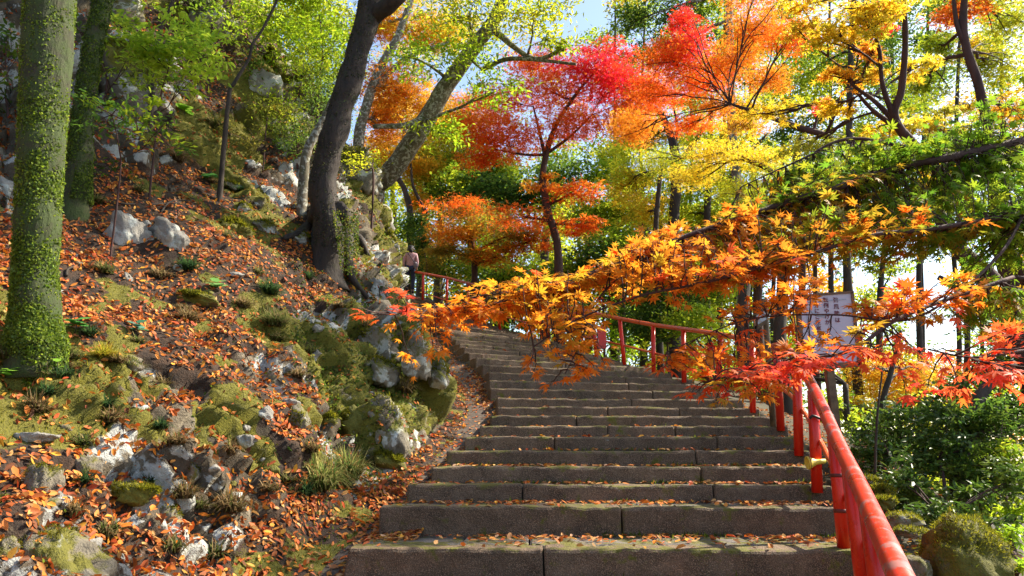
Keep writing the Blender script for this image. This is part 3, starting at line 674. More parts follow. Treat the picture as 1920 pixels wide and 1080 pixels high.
rocks = [
    ('flat faced grey brown boulder with a round white lichen spot, left of its split twin', 236, 442, (.33, .2, .31), .3, .1, M_ROCKW, 11, .05),
    ('flat faced grey brown boulder with an orange stained corner, right of its split twin', 320, 447, (.26, .18, .24), -.2, -.1, M_ROCKW, 12, .1),
    ('small pale stone wedged on top between the two split boulders', 277, 420, (.06, .05, .05), 0, 0, M_ROCKW, 13, 0),
    ('pale stone with white lichen on the mossy rock above the dark trunk\'s roots', 458, 390, (.13, .1, .12), 0, 0, M_ROCK, 14, .2),
    ('small bluish white stone below the boulder with the white spot', 240, 523, (.075, .06, .07), 0, 0, M_ROCKW, 15, .1),
    ('long pale slab of rock under the roots of the dark leaning trunk', 625, 500, (.24, .14, .07), .5, .2, M_ROCKW, 16, .1),
    ('flat grey slab lying on the slope at the left edge above the boulders', 60, 822, (.17, .1, .05), .1, 0, M_ROCKW, 17, .0),
    ('white patched block under the flat grey slab at the left edge', 72, 915, (.12, .09, .2), .2, .1, M_ROCK, 18, .2),
    ('mossy block with a white cap right of the block under the slab', 150, 880, (.1, .08, .13), .2, .1, M_ROCK, 19, .3),
    ('large lichen white and mossy boulder in the bottom left corner', 100, 1060, (.34, .24, .24), -.5, .25, M_ROCK, 20, .1),
    ('small grey rock at the very corner left of the large mossy boulder', 8, 1030, (.09, .08, .07), 0, 0, M_ROCK, 21, .2),
    ('rock with peeling white lichen among leaves right of the bottom left boulder', 310, 975, (.12, .09, .12), .4, .1, M_ROCK, 22, .2),
    ('small white capped rock on a mossy mound in the middle of the bank', 462, 828, (.1, .08, .08), .4, .1, M_ROCKW, 23, .1),
    ('tiny white stone above the white capped rock on the mossy mound', 461, 803, (.05, .04, .03), .4, .1, M_ROCKW, 24, .1),
    ('narrow white streaked rock in the moss left of the white capped rock', 368, 885, (.06, .05, .09), .2, .1, M_ROCK, 25, .2),
    ('dark mossy rock with a white chip in the leaves at the bottom of the bank', 258, 925, (.15, .1, .1), .2, .1, M_ROCKM, 26, .3),
    ('upright grey block with a pale right side in the small outcrop', 560, 800, (.15, .12, .2), .2, .12, M_ROCK, 27, .15),
    ('angular pale stone at the top left of the small outcrop', 500, 775, (.09, .07, .08), .6, .2, M_ROCKW, 28, .1),
    ('knobbly grey stone on top of the small outcrop', 545, 755, (.11, .08, .07), .1, 0, M_ROCKW, 29, .1),
    ('mossy stone right of the upright block in the small outcrop', 612, 790, (.1, .09, .13), 0, 0, M_ROCKM, 30, .1),
    ('tall ribbed rock slab with white streaks leaning beside the path', 712, 800, (.24, .24, .4), .9, -.3, M_ROCK, 131, .5),
    ('dark mossy rock face right of the tall ribbed slab at the path edge', 790, 800, (.26, .24, .36), -.3, -.25, M_ROCKM, 32, .75),
    ('round mossy stone with a blue lichen disc left of the tall ribbed slab', 668, 790, (.16, .14, .2), 0, 0, M_ROCKM, 33, .25),
    ('low mossy rock foot where the outcrop meets the path', 725, 865, (.2, .14, .12), .2, .1, M_ROCKM, 34, .3),
    ('pale strata rock with white plates above the path bend', 795, 670, (.2, .2, .45), .6, -.45, M_ROCK, 35, .7),
    ('yellow mossy sunlit rock nose sticking out over the path bend', 822, 705, (.16, .16, .2), .2, -.3, M_ROCK, 36, .6),
    ('broad lichen white rock plate above the tall ribbed slab', 715, 695, (.36, .26, .22), .3, .3, M_ROCK, 37, .45),
    ('brown flat rock face above the long bank of creeping ivy', 700, 628, (.3, .26, .24), .2, 0, M_ROCK, 38, .5),
    ('small white stone in leaves left of the broad lichen plate', 588, 668, (.08, .06, .07), .2, 0, M_ROCKW, 39, .1),
    ('pointed white stone in the ivy below the grass tufts', 598, 618, (.08, .06, .06), .2, 0, M_ROCKW, 40, .1),
    ('pale cliff plate forming the right edge of the crag above the walker', 728, 395, (.45, .45, .85), .3, -.35, M_ROCKW, 41, .5),
    ('jutting pale rock nose just above and left of the walker', 738, 455, (.26, .3, .4), .4, -.3, M_ROCK, 42, .3),
    ('mossy shoulder of the crag to the right of the dark leaning trunk', 690, 345, (.5, .45, .7), .4, -.35, M_ROCK, 43, .4),
    ('cream coloured rock streak in ivy below the dark leaning trunk', 702, 535, (.17, .15, .24), .4, -.2, M_ROCKW, 44, .3),
    ('pale lichened boulder under the bright shrub on the upper slope', 505, 165, (.5, .35, .35), .4, .3, M_ROCKW, 45, .2),
    ('dark leaning stone stub above the pale boulder of the upper slope', 518, 125, (.2, .18, .4), .4, -.5, M_ROCKM, 46, -.1),
    ('shaded block of the cliff below the bright shrub, left half', 215, 130, (.6, .5, .6), .3, .2, M_ROCKM, 47, .3),
    ('tall shaded cliff block right of the thin ivy covered trunk', 240, 180, (.5, .4, .5), .7, .1, M_ROCK, 48, .25),
    ('overhanging pale block at the top of the cliff near the frame edge', 235, 30, (.5, .4, .55), .1, .2, M_ROCK, 49, .2),
    ('brown cliff block beneath the shrub on the upper left slope', 260, 175, (.4, .4, .3), .1, .2, M_ROCK, 50, .1),
    ('orange brown rock ledge near the top of the slope', 395, 45, (.6, .4, .5), .4, .2, M_ROCK, 51, .2),
    ('grey stone at the left edge beside the mossy trunk', 8, 350, (.2, .15, .16), .4, .2, M_ROCKW, 52, .2),
    ('buried brown stone on the leaf covered slope right of the trunks', 440, 350, (.22, .15, .1), .4, .2, M_ROCK, 53, .1),
    ('brown angular rocks below the dark trunk, left one', 500, 425, (.24, .18, .15), .4, .2, M_ROCK, 54, .2),
    ('brown angular rock below the dark trunk, touching its roots', 560, 445, (.26, .2, .14), .8, .2, M_ROCK, 55, .2),
    ('mossy rock with small white spots in the middle of the slope', 440, 430, (.25, .2, .24), .8, .2, M_ROCKM, 56, .3),
    ('flat brown stone among grass tufts in the middle of the bank', 370, 560, (.28, .18, .1), .3, .1, M_ROCKM, 57, .2),
    ('small tilted pale flake of rock in the leaves near the mid slope tufts', 440, 515, (.09, .06, .04), .3, .1, M_ROCKW, 58, .1),
]
for r_ in rocks:
    lab, px, py, size, rot, tilt, mat, seed, sink = r_
    try: rock(lab, px, py, size, rot, tilt, mat, seed, sink)
    except ValueError as ex: print(ex)
r2 = random.Random(5)
for k in range(28):
    px, py = r2.uniform(10, 820), r2.uniform(380, 1060)
    try: p, n = on_hill(px, py)
    except ValueError: continue
    if p.x > xe(p.y) - .1: continue
    s = r2.uniform(.03, .075) * (1 + p.y * .05)
    q = r2.randrange(3)
    rock(f'small {["mottled", "pale", "mossy"][q]} stone half sunk in leaves ' + place(px, py), px, py, (s, s * .8, s * .6), r2.random() * 3, r2.uniform(-.4, .4), (M_ROCK, M_ROCKW, M_ROCKM)[q], 100 + k, .25, 'small stones sunk in the leafy bank', fine=False)
# right edge of the stairs
def on_right(px, py):
    h = bvh_g.ray_cast(Vector((0, 0, 0)), ray(px, py), 60); return h[0]
for (lab, px, py, Y, size, mat, seed, rnd) in (
        ('big rounded mossy boulder with a pale streak, lower right beyond the handrail', 1812, 1062, 4.4, (.34, .3, .33), M_ROCKM, 61, .55),
        ('pale topped rock at the foot of the handrail, bottom right', 1700, 1075, 4.3, (.17, .16, .14), M_ROCK, 62, .2),
        ('flat grey edging stone beside the handrail above the pale topped rock', 1690, 975, 5.3, (.17, .16, .06), M_ROCK, 63, .3),
        ('flat edging stone in leaves right of the handrail, nearest the big boulder', 1712, 1000, 5.0, (.15, .12, .05), M_ROCK, 64, .3),
        ('small edging stone further up beside the handrail', 1652, 945, 5.8, (.12, .14, .06), M_ROCKM, 65, .3),
        ('yellow mossy edging stone beside the handrail', 1655, 925, 6.1, (.09, .12, .07), M_ROCKM, 66, .3),
        ('uppermost small edging stone beside the handrail', 1632, 905, 6.4, (.13, .16, .06), M_ROCK, 67, .3)):
    rock(lab, 0, 0, size, .3, .05, mat, seed, .0, pos=at(px, py, Y), rnd=rnd)

# ------------------------------------------------------------------ fallen leaves
DRYC = [(.76, .22, .02), (.7, .26, .04), (.6, .13, .02), (.74, .36, .04), (.08, .03, .012), (.25, .07, .02), (.48, .13, .03), (.4, .09, .02), (.55, .2, .05), (.16, .05, .018), (.6, .34, .12), (.33, .08, .03), (.5, .07, .02)]
def sample_grid(P, sh, N, weight):
    """N random points on a grid mesh, density by weight(centre, normal)"""
    Q = P.reshape(*sh, 3); A, B, C, D = Q[:-1, :-1], Q[:-1, 1:], Q[1:, 1:], Q[1:, :-1]
    n = np.cross(B - A, D - A); ar = np.linalg.norm(n, axis=2); n = n / (ar[..., None] + 1e-12); n[n[..., 2] < 0] *= -1
    c = (A + B + C + D) / 4; wt = (ar * weight(c.reshape(-1, 3), n.reshape(-1, 3)).reshape(ar.shape)).ravel(); wt = np.maximum(wt, 0); wt /= wt.sum()
    k = rng.choice(len(wt), N, p=wt); u, v = rng.random((2, N, 1))
    A, B, C, D = [x.reshape(-1, 3)[k] for x in (A, B, C, D)]
    return A * (1 - u) * (1 - v) + B * u * (1 - v) + C * u * v + D * (1 - u) * v, n.reshape(-1, 3)[k]
mo_c = mossA.reshape(sh)[:-1, :-1].ravel(); ro_c = rockA.reshape(sh)[:-1, :-1].ravel()
def w_hill(c, n):
    d = np.maximum(c[:, 1], 2.5); w_ = np.clip((6.5 / d) ** 1.05, .12, 1.2)
    w_ *= sstep(.3, .62, n[:, 2]) + .04
    w_ *= (1 - .88 * mo_c) * (1 - .45 * ro_c) * (.6 + 1.0 * sstep(.38, .6, fbm(c, 1.7, 3, 121)))
    w_ *= (c[:, 1] > 1.5) & (c[:, 1] < 24) & (c[:, 0] > -11)
    return w_
def flat_leaves(name, pos, nrm_, size, parent=None, tilt=.45, T=LEAF_CURL, cols=DRYC, mat=None, lift=.006, label=None):
    n = len(pos); q = nrm_ + rng.normal(size=(n, 3)) * tilt; R = frames(q, rng.random(n) * 6.28)
    s = rng.uniform(size[0], size[1], n); pos = pos + nrm_ * lift - R[:, :, 0] * s[:, None] * .5
    c = palette(cols, n); V, F, C = scatter(T[0], T[1], pos, R, s, c, vary=rng.uniform(-.4, 1.6, n))
    return mesh(name, V, F, mat or M_DRY, parent, cols=C, kind='stuff')
p_, n_ = sample_grid(P, sh, 98000, w_hill); flat_leaves('leaf_litter', p_, n_, (.026, .062), tilt=.38, lift=.012)
p_, n_ = sample_grid(P, sh, 16000, w_hill); flat_leaves('leaf_litter', p_ + n_ * .01, n_, (.045, .078), tilt=.6, lift=.02)
# path litter: thick along both edges
def w_path(c, n):
    a = xe(c[:, 1]); b = np.interp(c[:, 1], LY, LX); t = np.clip((c[:, 0] - a) / np.maximum(b - a, .1), 0, 1)
    return (.5 + 1.8 * sstep(.35, 0, t) + 2.2 * sstep(.65, 1., t) + sstep(9, 13, c[:, 1]) * 1.2) * (.4 + sstep(.4, .6, fbm(c, 2, 3, 131))) * (c[:, 1] > 3) * np.clip((7 / np.maximum(c[:, 1], 3)), .3, 1.2)
def sstep_r(a, b, x): return sstep(a, b, x)
p_, n_ = sample_grid(PATHV, (len(PATHV) // PATHN, PATHN), 24000, w_path); flat_leaves('leaf_litter', p_, n_, (.03, .07), tilt=.3, lift=.008, cols=DRYC + [(.6, .25, .1), (.62, .36, .16)])
# litter on the treads, mostly against the risers
pos = []; nn = []
for si in range(len(STEPS) - 1):
    L, R = STEPS[si]; L2, R2 = STEPS[si + 1]; n = int(620 if L.y < 6.3 else 380 if L.y < 9 else 150 if L.y < 16 else 90)
    if 7.2 < L.y < 9.2: n = 130
    for _ in range(n):
        a = rng.random(); f = rng.beta(3.2, 1.1) if rng.random() < .75 else rng.random()
        q = L.lerp(R, a).lerp(L2.lerp(R2, a), f * .94); clump = vnoise(np.array([[a * 9 + si * 3.1, si * 7.7, 0]]), 1.)[0]
        if rng.random() > .25 + clump * 1.1: continue
        pos.append((q.x, q.y, L.z + .002)); nn.append((0, 0, 1.))
flat_leaves('leaf_litter', np.array(pos), np.array(nn), (.03, .08), tilt=.28, lift=.006, cols=DRYC + [(.62, .36, .12), (.6, .3, .12), (.6, .35, .2)])
# right verge
X_ = rng.uniform(0, 1, 2600); Yq = rng.uniform(3.6, 11, 2600); xs_ = xR(Yq) + .05 + X_ ** 1.3 * 2.2
pos = np.array([(x, y, gz(x, y)) for x, y in zip(xs_, Yq)]); flat_leaves('leaf_litter', pos, np.tile([0, 0, 1.], (2600, 1)), (.03, .07), tilt=.4, lift=.01)

# ------------------------------------------------------------------ creeping cover on the rocks
IVY = [(.06, .12, .02), (.1, .18, .02), (.04, .08, .015), (.2, .26, .03), (.3, .28, .04), (.1, .08, .03)]
def w_ivy(c, n):
    q = sstep(.5, .6, fbm(c, 1.5, 4, 141)) * (.2 + ro_c) * (c[:, 1] < 20) * (c[:, 1] > 3) * (c[:, 0] > -9)
    u = c[:, 0] / c[:, 1]
    q = q + mo_c * .9 * (c[:, 1] > 7.5) * (c[:, 1] < 20) * (c[:, 0] > -9)
    return q * (.25 + 2.0 * (np.abs(u + .21) < .09)) * np.clip(8 / np.maximum(c[:, 1], 3), .2, 1)
p_, n_ = sample_grid(P, sh, 62000, w_ivy)
R_ = frames(n_ + rng.normal(size=n_.shape) * .6, rng.random(len(p_)) * 6.28); V, F, C = scatter(*LEAF_DIA, p_ + n_ * .012, R_, rng.uniform(.018, .035, len(p_)) * (1 + .05 * p_[:, 1]), palette(IVY, len(p_), .35))
mesh('creeping_ivy', V, F, M_LEAF, cols=C, kind='stuff')
# moss: short dense pile where the moss grows
def w_moss(c, n): return sstep(.4, .8, mo_c) * (c[:, 1] < 12) * (c[:, 1] > 2.2) * (c[:, 0] > -6) * np.clip(5 / c[:, 1], .2, 1)
p_, n_ = sample_grid(P, sh, 62000, w_moss)
R_ = frames(rng.normal(size=n_.shape), rng.random(len(p_)) * 6.28); R_[:, :, 0] = n_ + rng.normal(size=n_.shape) * .5
V, F, C = scatter(np.array([(0, -.18, 0), (0, .18, 0), (1, 0, .1)]), np.array([(0, 1, 2)]), p_, R_, rng.uniform(.01, .024, len(p_)), palette([(.11, .12, .01), (.18, .18, .014), (.28, .25, .018), (.05, .065, .01)], len(p_), .3))
mesh('moss_pile', V, F, M_LEAF, cols=C, kind='stuff')

# ------------------------------------------------------------------ grass tufts
def tuft_mesh(seed, n, h, spread, cols, wd=.006, droop=1.):
    r = np.random.default_rng(seed); a = r.random(n) * 6.28; l = h * r.uniform(.55, 1.15, n); out = r.uniform(.25, 1., n) * spread
    V = []; F = []; C = []
    K = 5
    for i in range(n):
        ca, sa = math.cos(a[i]), math.sin(a[i]); bx, by = r.normal(0, spread * .12, 2); c = palette(cols, 1, .3, r)[0]
        for k in range(K):
            t = k / (K - 1); rr = out[i] * t ** 1.1; z = l[i] * (t * 1.0 - droop * .95 * t * t * (out[i] / spread)); ww = wd * (1 - t * .9)
            x = bx + ca * rr; y = by + sa * rr; V += [(x - sa * ww, y + ca * ww, z), (x + sa * ww, y - ca * ww, z)]; C += [c * (.6 + .5 * t)] * 2
        o = len(V) - 2 * K
        for k in range(K - 1): F.append((o + 2 * k, o + 2 * k + 1, o + 2 * k + 3, o + 2 * k + 2))
    return np.array(V), np.array(F), np.array(C)
GR = [(.09, .14, .03), (.06, .1, .025), (.16, .19, .05), (.25, .2, .09), (.32, .24, .12)]
GRB = [(.07, .13, .03), (.12, .2, .04), (.26, .3, .08), (.42, .4, .16), (.4, .26, .1)]
GRD = [(.2, .13, .06), (.28, .19, .09), (.14, .1, .04), (.1, .11, .03), (.35, .25, .14)]
GRY = [(.4, .36, .03), (.5, .42, .04), (.25, .28, .03), (.5, .3, .04)]
GRG = [(.03, .07, .03), (.04, .09, .04), (.05, .11, .03), (.08, .14, .04)]
def tuft(label, px, py, seed, n, h, spread, cols, **k):
    try: p, nn_ = on_hill(px, py)
    except ValueError: return
    if n < 600: n, h, spread = int(n * 1.5), h * 1.35, spread * 1.15
    V, F, C = tuft_mesh(seed, n, h, spread, cols, **k); c = np.array(p) - np.array([0, 0, .015])
    V = V + c; V[:, 2] += V[:, 0] * 0
    return tag(mesh('grass_tuft', V, F, M_LEAF, cols=C, loc=tuple(c)), label, 'grass tuft', 'grass tufts on the rocky bank')
for t_ in (('big arching grass clump with pale tips beside the path at the foot of the bank', 600, 915, 1, 700, .42, .36, GRB),
           ('right half of the big pale grass clump beside the path', 650, 895, 2, 700, .4, .34, GRB),
           ('dry brown overhanging tuft on rock just left of the big grass clump', 435, 955, 3, 200, .17, .2, GRD),
           ('dark green tuft at the very bottom of the bank beside the path', 405, 1045, 4, 120, .13, .15, GR),
           ('dark tuft in leaves right of the lichen peeled rock', 325, 1030, 5, 110, .12, .13, GR),
           ('low tuft left of the lichen peeled rock', 200, 1000, 6, 120, .12, .14, GR),
           ('brown tuft above the lichen peeled rock', 345, 930, 7, 170, .14, .17, GRD),
           ('tuft on top of the mossy block under the grey slab', 155, 830, 8, 90, .1, .12, GR),
           ('dark green tuft in leaves left of the yellow moss patch', 88, 738, 9, 110, .11, .12, GRG),
           ('brown tuft below the dark green tuft by the yellow moss', 75, 770, 10, 120, .1, .13, GRD),
           ('dark tuft right of the yellow moss patch', 195, 760, 11, 110, .11, .13, GRG),
           ('bright yellow sunlit tuft above the yellow moss patch', 195, 672, 12, 170, .15, .16, GRY),
           ('green tuft right of the bright yellow tuft', 245, 690, 13, 130, .12, .14, GR),
           ('dry tuft in leaves in the middle of the lower bank', 300, 722, 14, 140, .12, .15, GRD),
           ('dark green tuft right below the split boulders', 352, 505, 15, 190, .17, .2, GRG),
           ('brown tuft left of the dark green tuft under the split boulders', 300, 520, 16, 160, .15, .18, GRD),
           ('olive tuft beside the boulder with the white spot', 195, 510, 17, 130, .15, .18, GR),
           ('dark long tuft hanging left of the creeping ivy', 515, 610, 18, 260, .22, .26, GR),
           ('green tuft above the long tuft by the creeping ivy', 505, 550, 19, 220, .2, .24, GRG),
           ('brown hanging tuft in the middle of the slope', 350, 600, 20, 200, .16, .2, GRD),
           ('brown tuft left of the green tuft by the ivy', 455, 575, 21, 160, .15, .18, GRD),
           ('dry grass tuft on the ledge between the tall slab and the path rocks', 762, 735, 22, 260, .2, .2, GRD + [(.36, .25, .04)]),
           ('tuft in shade at the left edge by the mossy trunk', 15, 670, 23, 120, .12, .14, GR),
           ('tuft growing above the small outcrop', 560, 705, 24, 130, .12, .15, GRD),
           ('tuft below the small outcrop beside the big clump', 580, 845, 25, 150, .13, .16, GRD),
           ('small dark tuft in moss left of the white capped rock', 300, 800, 26, 100, .09, .1, GRG),
           ('brown tuft under the moss patch in mid bank', 330, 830, 27, 140, .11, .14, GRD),
           ('brown tuft left of the mossy trunk foot', 120, 690, 28, 90, .1, .12, GRD),
           ('wispy green tuft below the pale stem on the slope', 520, 640, 29, 140, .17, .2, GR),
           ('tuft on the upper slope under the thin sapling', 330, 300, 30, 180, .25, .3, GRD),
           ('olive tuft on the upper slope left of the thin sapling', 400, 240, 31, 200, .25, .35, GR),
           ('brown tuft high on the sunny slope', 560, 150, 32, 200, .3, .4, GRD),
           ('yellow green tuft beside the pale boulder of the upper slope', 520, 215, 33, 180, .22, .3, GRY),
           ('low tuft among leaves above the split boulders', 180, 380, 34, 120, .14, .17, GR),
           ('tuft at the path edge beneath the low mossy rock foot', 700, 870, 35, 180, .13, .17, GR)):
    tuft(*t_)

r3 = random.Random(9); descr = {0: ('brown dried', GRD), 1: ('dark green', GRG), 2: ('olive', GR)}
for k in range(34):
    px, py = r3.uniform(20, 720), r3.uniform(330, 1000); q = r3.randrange(3)
    tuft(f'small {descr[q][0]} grass tuft in leaves ' + place(px, py), px, py, 200 + k, 90, r3.uniform(.09, .14), r3.uniform(.1, .16), descr[q][1])
# moss line where every tread meets the next riser
mp = []
for si in range(0, 16):
    L, R = STEPS[si + 1]; zz = STEPS[si][0].z
    for _ in range(900 if si < 7 else 300):
        a = rng.random(); m_ = vnoise(np.array([[a * 7 + si * 5.3, si * 2.1, 3.]]), 1.)[0]
        if m_ < .5: continue
        q = L.lerp(R, a); mp.append((q.x, q.y - rng.exponential(.03) - .004, zz + .0))
mp = np.array(mp); n_ = np.tile([0, 0, 1.], (len(mp), 1)); R_ = frames(rng.normal(size=n_.shape), rng.random(len(mp)) * 6.28); R_[:, :, 0] = n_ + rng.normal(size=n_.shape) * .6
V, F, C = scatter(np.array([(0, -.3, 0), (0, .3, 0), (1, 0, .1)]), np.array([(0, 1, 2)]), mp, R_, rng.uniform(.012, .03, len(mp)), palette([(.1, .15, .012), (.2, .24, .02), (.07, .09, .012)], len(mp), .3))
mesh('step_moss', V, F, M_LEAF, cols=C, kind='stuff')

# ------------------------------------------------------------------ seedlings with broad leaves
def seedling(label, px, py, seed, n, size, cols, T=LEAF_ROUND, h=.12, group='broad leaved seedlings on the bank', pos=None):
    if pos is None:
        try: p, _ = on_hill(px, py)
        except ValueError: return
    else: p = Vector(pos)
    r = np.random.default_rng(seed); root = empty('seedling', p, label, 'plant', group); A = Acc()
    A.add(*tube([p, p + Vector((.01, 0, h * .6)), p + Vector((.0, .01, h))], [.004, .003, .002], 5)); A.build('stem', M_BARK, root)
    proto = {}
    for k in range(n):
        a = k * 2.4 + r.random(); z = h * (.5 + .5 * k / n); q = np.array([[math.cos(a) * .5, math.sin(a) * .5, .9]])
        R = frames(q, np.array([0.])); ax = np.array([math.cos(a), math.sin(a), r.uniform(-.2, .35)]); ax /= np.linalg.norm(ax)
        nrm_ = np.cross(ax, [-math.sin(a), math.cos(a), 0]); nrm_ /= np.linalg.norm(nrm_); nrm_ *= np.sign(nrm_[2] + 1e-6); R = np.stack([ax, np.cross(nrm_, ax), nrm_], 1)[None]
        V, F, C = scatter(T[0], T[1], np.array(p)[None] + np.array([[0, 0, z]]), R, [size * r.uniform(.7, 1.1)], palette(cols, 1, .2, r))
        mesh('leaf', V, F, M_LEAF, root, cols=C)
LG = [(.07, .22, .05), (.05, .17, .05), (.1, .28, .06)]; LB = [(.3, .5, .05), (.22, .42, .05)]; LY_ = [(.55, .42, .03), (.4, .38, .04), (.6, .3, .03)]
for s_ in (('broad leaved green seedling at the foot of the mossy trunk', 140, 625, 1, 9, .11, LG), ('seedling with one pale blue green leaf right of the mossy trunk', 255, 630, 2, 6, .1, [(.05, .16, .08), (.1, .26, .2)]),
           ('yellow leaved seedling in front of the grey root stub', 95, 650, 3, 10, .08, LY_), ('bright green two leaved seedling in leaves at lower left', 50, 690, 4, 3, .085, LB),
           ('tiny bright green seedling by a pale curled leaf', 103, 705, 5, 3, .06, LB), ('bright yellow green plant at the left frame edge', 15, 725, 6, 14, .08, LB),
           ('pale green seedling below the green tuft in mid slope', 405, 548, 7, 9, .12, [(.14, .3, .08), (.2, .34, .12)]), ('small bluish seedling on the leaf covered upper path', 392, 340, 8, 6, .14, LG),
           ('green fern like seedling beside the thin ivy trunk', 345, 215, 9, 8, .16, LB)):
    seedling(*s_)
# ------------------------------------------------------------------ fallen twigs and surface roots
for k, (lab, pts, r_) in enumerate((
        ('thin fallen branch lying on the slope above the split boulders', [(225, 385), (290, 385), (360, 378), (355, 372)], .014),
        ('bent root crossing the leaves right of the fallen branch', [(300, 400), (318, 382), (345, 378), (362, 383)], .013),
        ('brown root running down the leafy slope left of the boulder with the white spot', [(140, 430), (155, 405), (172, 392)], .02),
        ('white curved root stub poking from the leaves right of the mossy trunk', [(122, 520), (126, 508), (138, 503)], .014),
        ('dark hanging root below the dark leaning trunk', [(597, 425), (602, 450), (601, 470), (607, 482)], .03),
        ('thin dead twig lying across leaves below the creeping ivy', [(500, 690), (530, 720), (560, 735)], .007),
        ('long dead twig pointing down the middle of the bank', [(425, 620), (450, 650), (470, 690)], .007),
        ('forked dead twig standing in the leaves of the lower bank', [(303, 780), (312, 765), (322, 755)], .005),
        ('surface root on the sunny upper slope near the sapling', [(385, 185), (405, 225), (430, 255)], .03))):
    pp = []
    for q in pts:
        try: a_, n0 = on_hill(*q); pp.append(a_ + n0 * .02)
        except ValueError: pass
    if len(pp) > 1:
        V, F = tube(smoothpath(pp, 5), np.linspace(r_, r_ * .5, len(smoothpath(pp, 5))), 7, rough=.4); tag(mesh('fallen_twig', V, F, M_BARK, loc=tuple(pp[0])), lab, 'twig')
# ------------------------------------------------------------------ trees
def blob_leaves(center, rad, n, size, cols, T, tilt, clump=26, flat=.35, r=rng, facing=None):
    """leaves gathered in flat sprays through an ellipsoid"""
    K = max(3, n // clump); c = r.normal(size=(K, 3)); c /= np.linalg.norm(c, axis=1)[:, None]; c *= r.random((K, 1)) ** .45
    c = c * rad + center; k = r.integers(0, K, n); sig = np.minimum(np.array(rad).mean() * .28, size * 5.5)
    pos = c[k] + r.normal(size=(n, 3)) * np.array([sig, sig, sig * flat])
    nr = r.normal(size=(n, 3)) * tilt + np.array([0, 0, 1]) + (r.normal(size=(K, 3)) * .35)[k]
    cc = palette(cols, K, .15, r)[k] * .5 + palette(cols, n, .2, r) * .5
    R = frames(nr, r.random(n) * 6.28); return scatter(T[0], T[1], pos, R, size * r.uniform(.65, 1.15, n), cc, vary=r.uniform(.2, 2.2, n)), c
DENS = {'star': 2.6, 'dia': 2.7, 'long': 3.2, 'mid': 3.0, 'oval': 2.1, 'round': 1.5}
def limb_pts(a, b, sag=.1, m=8, r=rng):
    a, b = np.array(a), np.array(b); L = np.linalg.norm(b - a); t = np.linspace(0, 1, m)[:, None]
    mid = (a + b) / 2 + np.array([0, 0, 1]) * L * sag + r.normal(size=3) * L * .07
    P = (1 - t) ** 2 * a + 2 * t * (1 - t) * mid + t * t * b
    P[1:-1] += r.normal(size=(m - 2, 3)) * L * .012; return P
def tree(label, trunk, blobs, leaf='dia', size=.07, bark=None, tilt=.5, dens=2.2, extra=(), cat='tree', group=None, name='tree', leafm=None, sub=6, cols=None, seg=12, flare=1.4, clump=26, rough=.35, twigr=.012, ground=None, flat=.35):
    """trunk: [(px,py,Y,radius)] from the foot up; blobs: [(px,py,Y,rx_px,ry_px,cols[,depth_m])]"""
    T = {'dia': LEAF_DIA, 'long': LEAF_LONG, 'star': LEAF_STAR, 'round': LEAF_ROUND, 'mid': LEAF_MID, 'oval': LEAF_OVAL}[leaf]
    pts = [np.array(at(*t[:3])) for t in trunk]; rad = [t[3] for t in trunk]
    if ground is not False:
        p = pts[0]; z = gz(p[0], p[1]); h = drop_hill(p[0], p[1])
        if ground == 'hill' and h is not None: z = h.z
        if p[2] > z + .15: pts.insert(0, np.array([p[0], p[1], z - .3])); rad.insert(0, rad[0] * 1.25)
        else: pts[0] = p - np.array([0, 0, .25])
    root = empty(name, tuple(pts[0] + np.array([0, 0, .25])), label, cat, group)
    sp_ = smoothpath(pts, 6); rr = np.interp(np.linspace(0, len(pts) - 1, len(sp_)), range(len(pts)), rad); rr[:3] *= np.array([flare, 1 + (flare - 1) * .5, 1 + (flare - 1) * .2])
    bm_ = bark or M_BARK
    V, F = tube(sp_, rr, seg, rough=rough, seed=len(label)); mesh('trunk', V, F, bm_, root)
    skel = [(sp_[len(sp_) // 4:], rr[len(sp_) // 4:])]
    for e in extra:
        ep = smoothpath([np.array(at(*q[:3])) for q in e], 6); er = np.interp(np.linspace(0, len(e) - 1, len(ep)), range(len(e)), [q[3] for q in e])
        V, F = tube(ep, er, max(6, seg - 4), rough=rough * .8, seed=3); mesh('limb', V, F, bm_, root); skel.append((ep, er))
    allp = np.concatenate([s[0] for s in skel]); allr = np.concatenate([s[1] for s in skel])
    tw = Acc(); A = Acc()
    for b in blobs:
        px, py, Y, rx, ry, cols_ = b[:6]; c = np.array(at(px, py, Y)); k = Y / FPX
        R3 = np.array([rx * k, b[6] if len(b) > 6 else max(rx, ry) * k * .8, ry * k])
        apx = size * FPX / Y; n = int(np.clip(dens * rx * ry / apx ** 2 * 11 * DENS.get(leaf, 1), 60, 30000))
        Tb, sz = (LEAF_TRI, size) if leaf == 'star' and Y > 10 else (T, size)
        if Y > 18: sz = size * 1.36; n = int(n / 2.)
        (V, F, C), cen = blob_leaves(c, R3, n, sz, cols_, Tb, tilt, clump, flat); A.add(V, F, None); A.C.append(C)
        low = allp[:, 2] < c[2] + R3[2]; cand = np.where(low, 0, 50) + np.linalg.norm(allp - c, axis=1) + .6 * np.clip(allp[:, 2] - c[2] + .3, 0, 99); j = int(np.argmin(cand))
        a0 = allp[j]; r0 = min(allr[j] * .6, .03 + R3.mean() * .03)
        lp_ = limb_pts(a0, c, .06, 8); V, F = tube(lp_, np.linspace(r0, r0 * .35, 8), 6, rough=.2); mesh('limb', V, F, bm_, root)
        for q in cen[:min(len(cen), max(5, sub))]:
            s0 = lp_[rng.integers(2, 8)]; tw.add(*tube(limb_pts(s0, q, .04, 5), np.linspace(max(twigr, r0 * .3), twigr * .35, 5), 5, cap=False))
    if tw.V: tw.build('twigs', bm_, root, kind='stuff')
    if A.V: A.build('crown', leafm or M_LEAF, root)
    return root

